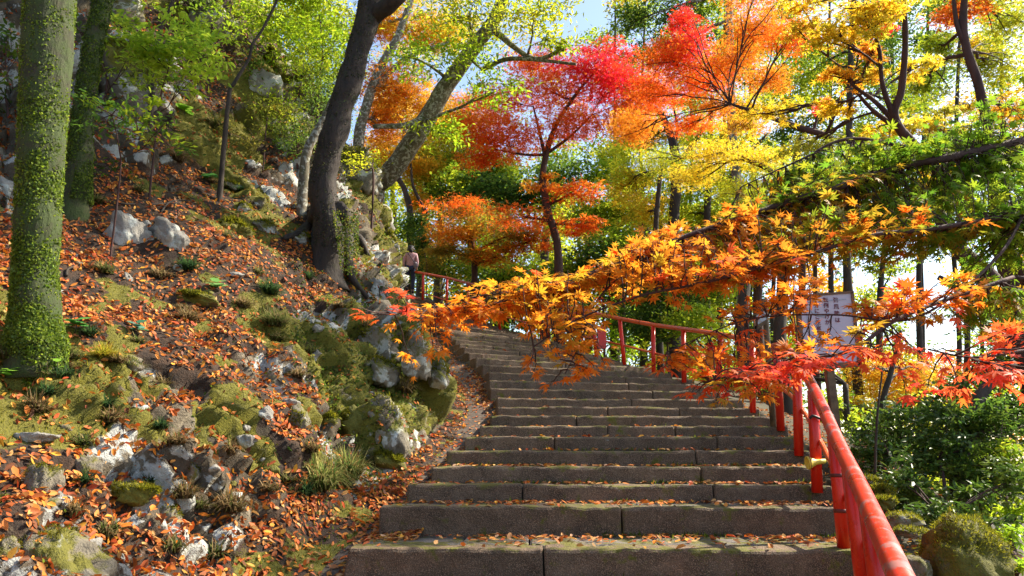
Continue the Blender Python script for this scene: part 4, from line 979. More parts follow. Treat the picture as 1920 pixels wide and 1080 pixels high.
RED = [(.88, .05, .02), (.85, .03, .04), (.88, .12, .02), (.8, .02, .08)]
CRIM = [(.88, .03, .06), (.88, .04, .03), (.84, .02, .12), (.88, .08, .03)]
ORR = [(.9, .15, .015), (.88, .08, .015), (.9, .24, .02), (.85, .3, .03)]
ORA = [(.85, .3, .02), (.85, .2, .02), (.8, .38, .03), (.7, .4, .04)]
YOR = [(.85, .45, .02), (.85, .55, .04), (.85, .33, .02), (.6, .5, .04)]
YEL = [(.88, .64, .03), (.88, .7, .05), (.75, .55, .03), (.6, .6, .05), (.85, .5, .03)]
YGR = [(.6, .62, .03), (.45, .54, .03), (.78, .66, .04), (.3, .4, .03)]
GRN = [(.24, .38, .02), (.14, .25, .02), (.36, .46, .025), (.5, .5, .03)]
DGR = [(.055, .12, .018), (.09, .18, .02), (.04, .09, .02), (.2, .28, .03)]
BGR = [(.45, .62, .03), (.3, .5, .02), (.6, .68, .04), (.2, .34, .02)]
OLV = [(.4, .3, .03), (.3, .28, .03), (.6, .3, .03), (.2, .22, .03)]

# --- trunks on the left bank
LEAF_DIA2 = (LEAF_DIA[0] * np.array([1, 1.5, 1]), LEAF_DIA[1])
def ivy_on_trunk(root, path, rad, n, cols, size=(.016, .03), zr=None, mat=None, side=None):
    P_ = smoothpath(path, 8); R_ = np.interp(np.linspace(0, len(path) - 1, len(P_)), range(len(path)), rad)
    t = rng.random(n * 2) * (len(P_) - 1.01); i = t.astype(int); f = (t - i)[:, None]; c = P_[i] * (1 - f) + P_[i + 1] * f; a = rng.random(n * 2) * 6.28
    o = np.stack([np.cos(a), np.sin(a), np.zeros(n * 2)], 1); pos = c + o * (R_[i] * 1.03)[:, None]
    keep = fbm(pos, 5, 4, 161) > rng.uniform(.24, .52, n * 2); pos, o = pos[keep][:n], o[keep][:n]
    R3 = frames(o + rng.normal(size=o.shape) * .55, rng.random(len(o)) * 6.28)
    V, F, C = scatter(*LEAF_DIA2, pos, R3, rng.uniform(*size, len(pos)), palette(cols, len(pos), .35)); mesh('ivy_leaves', V, F, mat or M_LEAF, root, cols=C, kind='stuff')
tA = [(68, 648, 5.3, .2), (66, 600, 5.3, .158), (66, 520, 5.3, .142), (72, 380, 5.3, .148), (80, 240, 5.3, .155), (88, 90, 5.3, .17), (98, -60, 5.3, .175), (120, -400, 5.4, .2), (150, -900, 5.6, .17)]
t1 = tree('thick tree trunk covered in moss and tiny ivy leaves at the left edge', tA, [(250, -900, 6.5, 400, 160, GRN, 1.5)], 'dia', .08, M_BARKG, ground='hill', seg=28, flare=1.1, rough=.5, dens=.7)
ivy_on_trunk(t1, [at(72, 730, 5.3)] + [at(*q[:3]) for q in tA[:7]], [.16] + [q[3] for q in tA[:7]], 34000, [(.16, .24, .02), (.22, .32, .025), (.08, .14, .015), (.32, .4, .05), (.2, .3, .08)], (.012, .026))
b0, _ = on_hill(62, 645)
V, F = lathe([(.055, -.1), (.05, .05), (.048, .12), (.04, .17), (.02, .195), (0, .2)], 12); tag(mesh('root_stub', V + np.array(b0) + np.array([.0, -.05, 0]), F, M_BARKP, loc=tuple(b0)), 'short rounded grey root stub in front of the mossy trunk', 'stump')
tB = [(150, 300, 7.6, .12), (158, 200, 7.6, .1), (172, 100, 7.6, .1), (193, 0, 7.6, .095), (215, -150, 7.6, .09), (250, -400, 7.7, .08)]
t2 = tree('slender ivy covered trunk just right of the thick mossy trunk', tB, [(260, -420, 8, 260, 120, GRN, 1.5)], 'dia', .08, M_BARKG, ground='hill', seg=14, dens=.8)
ivy_on_trunk(t2, [at(148, 380, 7.6)] + [at(*q[:3]) for q in tB[:5]], [.125] + [q[3] for q in tB[:5]], 11000, [(.09, .16, .02), (.14, .22, .025), (.05, .1, .02), (.22, .3, .04)])
tC = [(616, 470, 9.5, .18), (612, 400, 9.5, .17), (605, 330, 9.5, .17), (626, 250, 9.5, .17), (656, 150, 9.5, .175), (682, 60, 9.5, .17), (702, -30, 9.5, .16), (740, -200, 9.6, .17), (760, -400, 9.7, .14)]
Yt = on_hill(616, 490)[0].y - .1; tC = [(a_, b_, c_ + Yt - 9.5, d_ * Yt / 9.5) for a_, b_, c_, d_ in tC]
t3 = tree('dark leaning tree trunk with clasping roots on the rocky bank', tC, [(620, -330, 10, 320, 120, GRN, 2.2), (960, -300, 10.5, 300, 110, GRN, 2.2), (1250, -330, 11, 260, 110, GRN, 2.), (560, -120, 9.5, 150, 60, BGR, 1.)], 'dia', .12, M_BARKD, ground='hill', seg=22, rough=.7, dens=2.,  # high out-of-view crown blobs, added and thickened to shade slope and stairs
          extra=[[(700, 30, Yt, .12), (740, 0, Yt - .2, .11), (800, -60, Yt - .3, .1)],
                 ], flare=1.25)
ivy_on_trunk(t3, [at(*q[:3]) for q in tC[:7]], [q[3] for q in tC[:7]], 4200, [(.05, .07, .03), (.03, .05, .02), (.13, .1, .06), (.08, .09, .04)], (.014, .028))
for rp_ in ([(596, 400), (590, 430), (592, 470), (600, 500)], [(640, 400), (650, 440), (652, 480), (660, 520), (690, 560)], [(618, 430), (622, 470), (618, 505)], [(585, 420), (560, 440), (530, 450)], [(605, 430), (604, 470), (612, 495)], [(655, 430), (675, 450), (690, 480)]):
    pp = [np.array(on_hill(*q)[0] + on_hill(*q)[1] * .03) for q in rp_]; pp.insert(0, np.array(at(rp_[0][0] * .5 + 308, 395, Yt - .05))); pp = smoothpath(pp, 6)
    V, F = tube(pp, np.linspace(.13, .03, len(pp)), 10, rough=.6, seed=rp_[0][0]); mesh('root', V, F, M_BARKD, t3)
ivy_on_trunk(t3, [at(648, 400, Yt - .15), at(652, 450, Yt - .2), at(655, 510, Yt - .35)], [.16, .13, .1], 1500, IVY, (.02, .035))
tree('pale bare stem leaning behind the dark trunk', [(572, 300, 10.5, .07), (590, 255, 10.5, .065), (612, 215, 10.6, .06), (640, 150, 10.8, .055), (660, 90, 11, .05), (690, 20, 11, .04)], [], 'dia', bark=M_BARKP, ground='hill', flare=1.1)
tree('thin bending sapling on the upper slope', [(428, 190, 9.5, .03), (440, 155, 9.5, .024), (466, 112, 9.6, .021), (474, 82, 9.6, .02), (492, 55, 9.7, .018), (515, 10, 9.8, .02), (540, -50, 10, .015)], [(560, -10, 10.5, 60, 40, BGR)], 'dia', .07, ground='hill', flare=1.2)
tree('thin shaded sapling near the top edge of the slope', [(300, 60, 9.5, .03), (318, 20, 9.5, .028), (330, -20, 9.6, .025)], [(340, -60, 9.5, 60, 40, GRN)], 'dia', .07, ground='hill', flare=1.2)

# --- shrubs on the bank
def shrub(label, foot, blobs, leaf, size, **k):
    k.setdefault('bark', M_TWIG); k.setdefault('flare', 1.1); k.setdefault('seg', 6); k.setdefault('dens', 2.)
    px, py, Y = foot; bx, by, bY = blobs[0][:3]
    st = k.pop('stem', .02); return tree(label, [(px, py, Y, st), ((px + bx) / 2 + 5, (py + by) / 2, (Y + bY) / 2, st * .75), (bx, by, bY, st * .5)], blobs, leaf, size, cat='shrub', name='shrub', twigr=.006, **k)
SB = [(.5, .68, .05), (.38, .58, .05), (.6, .7, .06), (.2, .35, .04)]
shrub('sunlit yellow green shrub on the cliff of the upper left slope', (300, 190, 8.4), [(320, 75, 8., 70, 45, SB, .5), (375, 110, 8., 50, 38, SB, .5), (270, 95, 8., 45, 30, SB, .4), (340, 40, 8.2, 45, 25, SB, .4), (300, 120, 8.1, 60, 40, SB, .5), (350, 150, 8., 30, 25, SB, .3), (400, 70, 8.2, 35, 25, SB, .3), (230, 60, 8.3, 30, 25, SB, .3)], 'oval', .09, ground='hill', dens=1.6, tilt=.6, stem=.01)
shrub('loose green shrub with bare twigs in front of the slender ivy trunk', (225, 330, 7.2), [(210, 215, 7., 75, 32, [(.14, .3, .04), (.25, .42, .05), (.08, .18, .03)], .5), (270, 240, 7., 60, 30, GRN, .5), (160, 190, 7.2, 30, 22, BGR, .3), (285, 180, 7.4, 30, 20, BGR, .3), (310, 255, 7.2, 35, 25, DGR, .4)], 'oval', .075, ground='hill', dens=.7, tilt=.5, stem=.009)
shrub('thin leafed shrub climbing behind the dark trunk', (560, 290, 11.5), [(540, 215, 11.5, 45, 60, GRN, .6), (590, 130, 11.5, 50, 50, GRN, .6), (610, 190, 11.6, 40, 60, [(.1, .2, .04), (.2, .3, .05)], .6), (560, 260, 11.3, 40, 40, [(.1, .16, .04), (.2, .22, .06)], .5)], 'long', .08, ground='hill', dens=.9, tilt=.8)
shrub('bright green bamboo like shrub at the top of the slope', (600, 150, 12.5), [(600, 40, 12.5, 70, 60, BGR, .8), (540, 90, 12.5, 50, 45, BGR, .8), (560, 10, 13, 80, 40, YGR, 1.), (640, 90, 12.5, 35, 50, BGR, .8), (500, 40, 12.8, 45, 35, GRN, .8), (450, 20, 13, 50, 40, BGR, .8)], 'long', .13, ground='hill', dens=1.2, tilt=.8)
shrub('low dark shrub in the shade at the left frame edge', (10, 260, 8.), [(10, 180, 8, 40, 60, DGR, .6), (20, 60, 8, 40, 50, DGR, .6)], 'oval', .08, ground='hill', dens=.8)
shrub('dark weedy growth behind the slender ivy trunk', (120, 330, 8.6), [(180, 330, 8.3, 50, 40, DGR, .5), (130, 270, 8.6, 25, 40, DGR, .4)], 'oval', .06, ground='hill', dens=.7)
shrub('small sunny shrub on the crag right of the dark trunk', (700, 330, 12.5), [(665, 310, 12.4, 22, 26, YGR, .3), (700, 300, 12.8, 25, 18, YGR, .3)], 'oval', .06, ground='hill', dens=.9)

shrub('shaded green shrub under the pale top block of the cliff', (200, 150, 9.2), [(150, 60, 9., 40, 50, DGR, .6), (230, 130, 9., 50, 35, GRN, .6), (190, 210, 8.8, 40, 30, DGR, .5)], 'oval', .085, ground='hill', dens=.8, stem=.012)
shrub('olive weedy growth on the slope right of the sapling', (500, 230, 11), [(500, 200, 10.8, 45, 35, [(.2, .24, .03), (.32, .32, .04), (.12, .16, .03)], .7), (450, 260, 10.6, 40, 22, [(.2, .2, .03), (.3, .26, .05)], .6), (545, 255, 10.8, 35, 40, DGR, .5)], 'long', .07, ground='hill', dens=.7, stem=.01)
shrub('dark green bushes hanging over the top of the cliff left of the sapling', (400, 60, 12), [(380, 20, 12, 50, 35, DGR, .8), (440, 60, 12, 40, 35, GRN, .8), (300, -10, 11.5, 60, 30, GRN, .8), (470, 110, 12, 30, 35, DGR, .6)], 'oval', .1, ground='hill', dens=.9, stem=.015)
shrub('tall bright bamboo like thicket between the sapling and the dark trunk', (590, 200, 14), [(590, 90, 14, 60, 60, BGR, .9), (560, 30, 14, 60, 45, BGR, .9), (640, 40, 14, 50, 60, YGR, .9), (610, 160, 13.8, 40, 50, GRN, .8), (510, 60, 14, 40, 50, BGR, .9)], 'long', .13, ground='hill', dens=1.4, tilt=.8)
# --- behind the crag
tree('pale diagonal trunk rising right from behind the crag', [(700, 370, 17, .26), (722, 335, 16.8, .25), (760, 285, 16.5, .23), (800, 222, 16.2, .22), (835, 165, 16, .2), (880, 100, 15.8, .18), (930, 30, 15.6, .16), (960, -60, 15.5, .14)],
     [(860, 100, 15, 90, 40, BGR), (930, 170, 15, 70, 30, BGR), (880, 30, 15, 110, 40, YGR), (1000, 30, 14.5, 90, 45, YGR), (830, 250, 15.5, 60, 35, BGR), (1040, 80, 14.5, 60, 25, GRN), (780, 110, 15.5, 60, 40, BGR), (960, -60, 15, 200, 60, GRN)], 'long', .15, M_BARKP, dens=1.1, tilt=.7, seg=16,
     extra=[[(800, 222, 16.2, .12), (760, 235, 15.8, .07), (700, 237, 15.4, .05)], [(930, 60, 15.6, .08), (1000, 110, 15, .05), (1060, 90, 14.6, .04)], [(905, 130, 15.7, .06), (960, 110, 15.2, .05), (1080, 120, 14.6, .03)]], flare=1.1)
tree('grey forked trunk with orange leaves left of the pale diagonal trunk', [(670, 300, 19, .15), (684, 210, 19, .14), (712, 130, 19, .13), (745, 70, 19, .11), (770, 0, 19, .09), (780, -60, 19, .08)],
     [(735, 160, 19.5, 60, 60, ORA), (790, 190, 20, 60, 50, YOR), (710, 230, 20, 40, 60, ORA), (760, 60, 20, 70, 50, YOR), (840, 60, 20, 70, 45, YEL), (700, 50, 20, 40, 40, ORA), (790, -30, 20, 120, 40, YEL)], 'star', .1, M_BARKP, dens=1.9, extra=[[(700, 170, 19, .08), (760, 110, 19.3, .07), (840, 80, 19.6, .05)]])
tree('golden maple glowing behind the crag', [(770, 420, 29.0, .15), (760, 360, 29.0, .12), (745, 320, 29.2, .1), (760, 240, 29.5, .07)],
     [(720, 290, 29.0, 60, 45, YOR), (770, 310, 30.0, 60, 40, YOR), (810, 250, 31.0, 70, 60, YEL), (730, 200, 30.0, 50, 50, YOR), (850, 300, 31.0, 60, 40, YGR), (780, 370, 30.0, 30, 30.0, YOR), (880, 210, 31.0, 60, 40, ORA)], 'star', .11, M_BARK, dens=2.2, extra=[[(800, 400, 29.0, .08), (775, 350, 29.0, .06), (770, 300, 29.0, .04)]])
# --- central red maple
tree('bright red maple with slim upright trunk above the stairs', [(1046, 470, 18.5, .11), (1028, 400, 18.5, .1), (1018, 340, 18.5, .095), (1024, 290, 18.5, .085), (1045, 230, 18.4, .06), (1085, 170, 18.3, .04), (1120, 130, 18.3, .02)],
     [(1090, 130, 18.3, 75, 42, CRIM), (1150, 160, 18.2, 70, 50, RED), (1040, 175, 18.5, 80, 45, ORR), (900, 240, 18.5, 75, 38, ORR), (960, 265, 18.5, 80, 42, ORR), (1080, 235, 18.3, 70, 42, ORR), (1180, 220, 18, 60, 40, ORR), (1000, 120, 18.8, 60, 30, ORR), (940, 190, 18.8, 60, 35, ORR),
      (1080, 362, 18.3, 62, 22, ORR), (1020, 345, 18.6, 40, 16, ORA), (905, 300, 18.7, 50, 22, ORR), (1090, 425, 18.3, 40, 26, ORR), (980, 405, 18.3, 90, 16, ORR), (1220, 170, 18, 50, 35, ORR), (1140, 100, 18.6, 60, 20, RED)],
     'star', .08, M_TWIG, dens=1.7, extra=[[(1024, 290, 18.5, .05), (985, 290, 18.5, .035), (930, 280, 18.4, .02)], [(1024, 300, 18.5, .06), (1012, 250, 18.6, .045), (1000, 200, 18.6, .02)], [(1030, 285, 18.5, .05), (1070, 255, 18.4, .035), (1110, 215, 18.3, .02)]], flat=.22, flare=1.2)
tree('low orange and olive domed maple left of the red maple', [(890, 500, 21.5, .09), (880, 450, 21.5, .08), (875, 420, 21.5, .05)],
     [(860, 392, 21.5, 65, 22, ORR), (900, 420, 21.3, 80, 32, OLV), (850, 440, 21.3, 55, 32, ORA), (960, 440, 21, 60, 28, OLV), (830, 470, 21.3, 35, 20, OLV), (940, 480, 21, 60, 22, ORA), (1000, 450, 20.8, 50, 25, ORR), (890, 480, 21.2, 50, 20, OLV)], 'star', .085, M_TWIG, dens=1.7, flat=.25)
# --- dark evergreen mass behind, then sunny far trees
for lab, ft, bl, sz, lf in (
    ('rounded dark evergreen bush between the orange dome and the red maple trunk', (960, 430, 27), [(940, 365, 27, 60, 35, DGR), (990, 375, 27, 50, 30, DGR), (900, 350, 27.5, 50, 35, DGR), (870, 330, 28, 45, 30, GRN)], .1, 'round'),
    ('tall dark evergreen behind the golden maple, left of the red maple', (880, 420, 31), [(900, 300, 31, 60, 45, DGR), (850, 250, 31, 50, 40, GRN), (860, 370, 31, 60, 50, DGR), (940, 320, 31, 50, 40, GRN), (800, 330, 31, 40, 60, GRN)], .12, 'dia'),
    ('green tree behind the right side of the red maple', (1130, 470, 26), [(1140, 330, 26, 55, 40, BGR), (1110, 400, 26, 55, 40, GRN), (1170, 400, 26, 50, 50, GRN), (1150, 290, 26.5, 40, 30, YGR), (1060, 330, 26.5, 60, 40, DGR)], .11, 'dia'),
    ('dark shrubbery tree behind the handrail in the centre', (1130, 560, 21), [(1130, 500, 21, 70, 45, DGR), (1200, 530, 20.5, 70, 50, DGR), (1060, 520, 22, 60, 40, GRN), (1160, 460, 21.5, 70, 40, GRN), (1190, 600, 19.5, 60, 35, DGR)], .08, 'round'),
    ('dark leafy bush behind the handrail above the red boxes', (1250, 600, 17), [(1260, 560, 17, 70, 50, DGR), (1300, 610, 16, 60, 40, GRN), (1220, 620, 17, 50, 30, DGR), (1330, 540, 17.5, 60, 50, GRN), (1250, 490, 18, 70, 40, GRN)], .075, 'round'),
    ('olive bush behind the top of the handrail near the walker', (830, 540, 27), [(830, 500, 27, 50, 28, DGR), (880, 510, 26, 50, 25, GRN), (810, 470, 27.5, 40, 30, OLV), (930, 530, 24.5, 50, 26, DGR), (1000, 550, 23, 50, 26, GRN), (780, 430, 28, 35, 40, DGR), (775, 500, 28, 30, 35, DGR)], .09, 'dia'),
    ('low dark shrub filling the gap behind the handrail above the upper steps', (960, 620, 21.5), [(960, 575, 22, 50, 30, DGR), (1010, 590, 21, 50, 30, GRN), (910, 560, 23.5, 50, 26, DGR), (1060, 590, 19.5, 50, 35, DGR), (980, 520, 24, 60, 40, GRN), (1050, 540, 22, 60, 40, DGR)], .08, 'round'),
    ('bare twigged shrub just right of the walker', (800, 540, 25.5), [(790, 450, 26, 20, 25, DGR), (812, 500, 26, 22, 25, OLV)], .07, 'dia')):
    shrub(lab, ft, bl, lf, sz, dens=1.9)
def ftree(lab, tr, bl, lf='dia', sz=.12, d=1.5, **k): return tree(lab, tr, bl, lf, sz, dens=d, **k)
ftree('dark forked tree standing behind the stairs right of the red maple', [(1262, 520, 22, .2), (1264, 400, 22, .17), (1268, 330, 22, .16), (1262, 270, 22, .14), (1240, 215, 22, .09), (1215, 195, 22, .05)],
      [(1230, 250, 23, 60, 35, OLV), (1310, 260, 22.5, 50, 40, YGR), (1200, 330, 23, 60, 50, YGR), (1290, 340, 23, 50, 40, BGR), (1180, 260, 24, 45, 35, YGR)], 'star', .11, 1.3,
      extra=[[(1264, 320, 22, .1), (1285, 290, 22, .08), (1310, 255, 22, .06), (1335, 220, 22, .04)], [(1262, 280, 22, .07), (1270, 240, 22, .05), (1262, 200, 22, .03)]])
ftree('thin crooked dark stem left of the dark forked tree', [(1232, 520, 21, .09), (1230, 420, 21, .08), (1236, 350, 21, .07), (1240, 290, 21, .05), (1205, 280, 21, .03)], [(1210, 400, 22, 50, 45, YEL), (1170, 350, 23, 45, 40, YEL)], 'star', .1, 1.2)
ftree('slim dark trunk in front of glowing yellow leaves', [(1325, 560, 23, .12), (1325, 440, 23, .11), (1328, 340, 23, .11), (1330, 280, 23, .1), (1335, 180, 23, .07)], [(1350, 340, 24, 50, 50, YGR), (1300, 400, 24, 55, 45, YGR), (1380, 260, 23, 50, 35, YEL), (1340, 420, 24, 50, 50, GRN)], 'dia', .11, 1.4)
ftree('tall pale straight trunk in the centre right of the wood', [(1392, 640, 20, .15), (1390, 500, 20, .15), (1385, 380, 20, .14), (1372, 240, 20, .13), (1370, 130, 20, .12), (1368, 20, 20, .1), (1366, -80, 20, .08)],
      [(1270, 30, 22, 80, 60, DGR), (1190, 40, 22, 45, 50, DGR), (1330, 0, 22, 90, 40, GRN), (1200, 110, 23, 50, 35, DGR), (1420, 60, 21, 70, 40, GRN), (1340, 120, 23, 60, 45, GRN), (1300, 180, 23, 50, 30, GRN), (1300, -120, 21, 180, 70, DGR)], 'long', .15, 1.3, bark=M_BARKP)
ftree('leaning slim trunk under the yellow leaves right of centre', [(1350, 600, 24, .1), (1352, 460, 24, .09), (1362, 360, 24, .08), (1385, 310, 24, .06), (1440, 250, 24, .04)], [(1420, 300, 24, 55, 40, YGR), (1440, 380, 24, 60, 40, GRN), (1400, 420, 24.5, 50, 40, BGR)], 'dia', .11, 1.3)
ftree('straight dark trunk right of the tall pale trunk', [(1600, 640, 17, .1), (1588, 500, 17, .095), (1590, 400, 17, .09), (1592, 280, 17, .08), (1595, 120, 17, .07), (1600, -20, 17, .05)],
      [(1560, 130, 18, 90, 60, GRN), (1640, 110, 18, 80, 60, DGR), (1500, 150, 19, 70, 50, GRN), (1590, 230, 18, 80, 40, GRN), (1700, 190, 18, 70, 50, GRN), (1560, 330, 19, 70, 50, YGR), (1640, 290, 19, 60, 40, GRN), (1680, 20, 18, 100, 50, DGR), (1500, 250, 19, 60, 40, DGR)], 'oval', .11, 1.15)
ftree('broad dark trunk behind the trail marker', [(1470, 720, 12.5, .12), (1462, 640, 12.5, .11), (1466, 560, 12.6, .1), (1470, 480, 12.7, .09), (1480, 380, 13, .08), (1500, 260, 13, .07)], [(1440, 450, 14, 60, 40, GRN), (1500, 380, 14, 70, 40, YGR), (1530, 450, 14, 60, 40, GRN)], 'dia', .09, 1.1)
ftree('moss footed trunk stump like tree just behind the marker post', [(1405, 760, 12.2, .15), (1398, 690, 12.3, .12), (1393, 600, 12.5, .1), (1400, 480, 12.8, .1)], [(1390, 500, 13.5, 60, 40, GRN), (1350, 450, 14, 60, 35, GRN)], 'dia', .09, 1.1)
ftree('yellow leaved maple seen below and behind the warning board', [(1660, 860, 15, .07), (1655, 760, 15, .06), (1670, 700, 15, .05), (1690, 620, 15, .03)],
      [(1640, 690, 17, 60, 38, YOR), (1700, 720, 17, 60, 40, YOR), (1650, 745, 17, 60, 30, YEL), (1750, 690, 18, 45, 30, ORA), (1540, 640, 17, 30, 45, YOR), (1600, 760, 16.5, 40, 30, YEL), (1720, 770, 16, 40, 30, ORA)], 'star', .1, 1.7)
ftree('green bushy tree glowing behind the warning board post', [(1600, 900, 12, .06), (1590, 800, 12, .05), (1585, 720, 12, .04)], [(1560, 760, 12.5, 35, 45, BGR), (1600, 800, 12, 50, 45, GRN), (1540, 700, 13, 30, 35, BGR), (1500, 640, 13.5, 45, 45, BGR), (1440, 700, 13, 40, 40, BGR), (1380, 700, 13.5, 40, 50, BGR), (1320, 680, 14.5, 35, 35, YGR)], 'oval', .085, 1.3)
# right side: big dark limbs
ftree('tall tree with winding brown stem at the upper right', [(1945, 700, 9.5, .15), (1905, 560, 9.5, .13), (1880, 460, 9.4, .12), (1862, 340, 9.2, .075), (1852, 240, 9.1, .065), (1835, 160, 9, .06), (1812, 90, 9, .055), (1806, 30, 9, .05), (1815, -60, 9, .04)],
      [(1800, 30, 9.5, 60, 35, ORR), (1860, 120, 10, 60, 50, YGR), (1760, 90, 10, 50, 40, GRN), (1890, 40, 10.5, 60, 50, YGR), (1740, 160, 10.5, 50, 35, GRN), (1900, 210, 10.5, 50, 50, YOR), (1870, -60, 9, 140, 60, YGR)], 'mid', .06, .9, bark=M_TWIG,
      extra=[[(1812, 90, 9, .04), (1795, 50, 9, .03), (1788, 0, 9, .025)]])
ftree('dark limbed tree leaning behind the foreground maple at right', [(1960, 820, 7.6, .14), (1920, 650, 7.6, .12), (1870, 540, 7.6, .1), (1800, 470, 7.6, .09), (1765, 410, 7.7, .07), (1750, 370, 7.8, .05)],
      [(1880, 600, 8, 60, 50, DGR), (1900, 420, 9, 50, 60, DGR), (1860, 300, 9.5, 60, 40, YGR), (1770, 330, 9.5, 60, 30, YEL), (1900, 330, 9.5, 40, 30, GRN)], 'mid', .06, .9, bark=M_TWIG, extra=[[(1870, 540, 7.6, .06), (1815, 545, 7.5, .05), (1760, 520, 7.5, .03)], [(1925, 470, 7.4, .05), (1895, 420, 7.5, .04), (1870, 330, 7.8, .02)]])
# golden maple with big stars at upper right
ftree('golden maple with slender forked dark stems at the upper right', [(2080, 900, 7.4, .08), (1980, 620, 7., .07), (1850, 420, 6.5, .055), (1740, 300, 6.1, .045), (1678, 225, 5.9, .038), (1690, 170, 5.8, .03), (1697, 90, 5.7, .025), (1695, 0, 5.6, .02), (1690, -60, 5.5, .015)],
      [(1560, 60, 5.6, 70, 35, YEL), (1620, 40, 5.5, 60, 40, YEL), (1500, 40, 5.8, 60, 30, YOR), (1600, 150, 6.0, 60, 30, YOR), (1570, 200, 6.2, 40, 30, YEL), (1680, 240, 6.5, 90, 26, YEL), (1760, 230, 6.6, 60, 26, [(.55, .45, .05), (.4, .42, .05)]), (1720, 120, 6.3, 50, 30, YEL), (1640, 100, 6, 40, 30, ORA), (1640, 10, 5.5, 90, 25, YEL), (1560, -30, 5.6, 120, 25, YEL), (1450, 210, 7, 60, 25, YEL), (1520, 270, 7.2, 70, 22, [(.5, .45, .04), (.36, .4, .04)])],
      'mid', .062, .8, bark=M_TWIG, flat=.2, extra=[[(1682, 235, 5.9, .03), (1655, 160, 5.8, .02), (1648, 90, 5.7, .016), (1625, 20, 5.6, .012)], [(1690, 240, 5.95, .03), (1640, 190, 6, .02), (1600, 160, 6, .014), (1570, 120, 6, .01)], [(1700, 250, 6, .03), (1640, 210, 6.2, .02), (1600, 165, 6.2, .012)]])
# orange red maple mass, upper centre right
ftree('orange red maple spreading across the upper middle', [(1530, 700, 12.6, .065), (1505, 560, 12, .06), (1510, 400, 11.5, .055), (1520, 300, 11, .05), (1560, 262, 10.8, .045), (1500, 240, 10.8, .05), (1430, 215, 10.8, .035), (1370, 195, 11, .02)],
      [(1250, 110, 12, 60, 40, ORR), (1290, 90, 12, 50, 50, RED), (1320, 150, 12, 70, 35, ORR), (1240, 180, 12.3, 60, 30, ORR), (1380, 110, 11.5, 60, 40, ORA), (1420, 50, 11, 60, 40, ORA), (1480, 70, 10.5, 60, 35, ORR), (1440, 150, 11, 50, 30, ORA), (1650, 40, 9.5, 30, 35, RED), (1300, 235, 12, 55, 20, ORR), (1350, 200, 11.6, 60, 18, ORA), (1280, 40, 12, 30, 30, RED), (1420, -10, 10.5, 90, 30, ORA), (1190, 240, 13, 50, 40, ORA), (1400, 235, 11.5, 50, 20, [(.5, .4, .04), (.8, .3, .02)]), (1540, 200, 10.8, 25, 14, RED)],
      'star', .055, 1.6, bark=M_TWIG, flat=.22)
ftree('yellow and green maple layer under the orange maple', [(1420, 560, 14, .09), (1440, 420, 13.5, .08), (1450, 330, 13, .06), (1400, 300, 13, .04)],
      [(1340, 290, 13.5, 60, 28, YEL), (1420, 300, 13, 70, 25, YEL), (1480, 330, 12.5, 60, 25, YGR), (1300, 330, 14, 50, 30, YEL), (1240, 300, 15, 50, 30, YGR), (1380, 360, 13, 60, 30, YGR), (1560, 300, 12, 60, 25, YGR)], 'star', .055, 1.2, bark=M_TWIG, flat=.22)
# far wood closing the view
far = []
rf = random.Random(11)
for k in range(16):
    px = 640 + k * 46 + rf.uniform(-15, 15); Y = rf.uniform(38, 60); cols_ = [GRN, DGR, YGR, GRN, OLV, BGR][k % 6]
    top = 300 + rf.uniform(-40, 60) + (60 if px > 1080 else 0)
    ftree(f'distant broadleaf tree with {["green", "dark green", "yellow green", "green", "olive and orange", "bright green"][k % 6]} crown beyond the stairs, {ORD[k]} from the left', [(px, 520, Y, .25), (px + 5, 420, Y, .2), (px, top + 40, Y, .12)],
          [(px + rf.uniform(-20, 20), top + 20 + 45 * j, Y + rf.uniform(-2, 2), rf.uniform(38, 52), rf.uniform(28, 40), cols_) for j in range(8)], 'dia', .22, 1.2, group='distant trees of the wood beyond the stairs')
for k in range(12):
    px = 1230 + k * 62 + rf.uniform(-15, 15); Y = rf.uniform(26, 40); cols_ = [YGR, GRN, YGR, DGR, BGR, YOR][k % 6]
    top = 380 + rf.uniform(-50, 70)
    bl = [(px + rf.uniform(-25, 25), top + 50 * j, Y + rf.uniform(-2, 2), rf.uniform(38, 56), rf.uniform(26, 36), cols_) for j in range(9) if rf.random() < .85 and not (1690 < px < 1830 and 430 < top + 50 * j < 650)]
    if bl: ftree(f'slim tree with {["yellow green", "green", "yellow green", "dark green", "bright green", "golden"][k % 6]} leaves on the falling slope, {ORD[k]} from the left', [(px, 900, Y, .11), (px + rf.uniform(-25, 25), 650, Y, .09), (px, top, Y, .07), (px + 6, top - 80, Y, .04)], bl, 'dia', .16, 1.0, group='trees on the falling slope right of the stairs')
rf = random.Random(5)
for k in range(13):
    px = 1150 + k * 66 + rf.uniform(-15, 15); Y = rf.uniform(22, 34); cn, cols_ = [('pale green', YGR), ('green', GRN), ('yellow', YEL), ('dark green', DGR), ('bright green', BGR), ('golden', YOR)][(k * 5) % 6]
    bl = [(px + rf.uniform(-35, 35), -40 + 62 * j + rf.uniform(-12, 12), Y + rf.uniform(-2, 2), rf.uniform(40, 58), rf.uniform(26, 40), cols_ if rf.random() < .7 else GRN) for j in range(8) if rf.random() < .9]
    ftree(f'tall slim tree with {cn} leaves high against the sky, {["right of the red maple", "over the forked dark tree", "by the pale straight trunk", "behind the orange red maple", "above the trail marker", "behind the golden maple", "over the warning board", "right of the warning board", "beside the winding stem", "at upper right"][min(k, 9)]}{"" if k < 9 else ", " + ORD[k - 9]}', [(px + 6, 900, Y, .1), (px + rf.uniform(-25, 25), 600, Y, .085), (px + rf.uniform(-12, 12), 300, Y, .07), (px, 0, Y, .04)], bl, ['dia', 'star', 'long'][k % 3], .14, 1.4, group='tall trees against the sky in the right half')
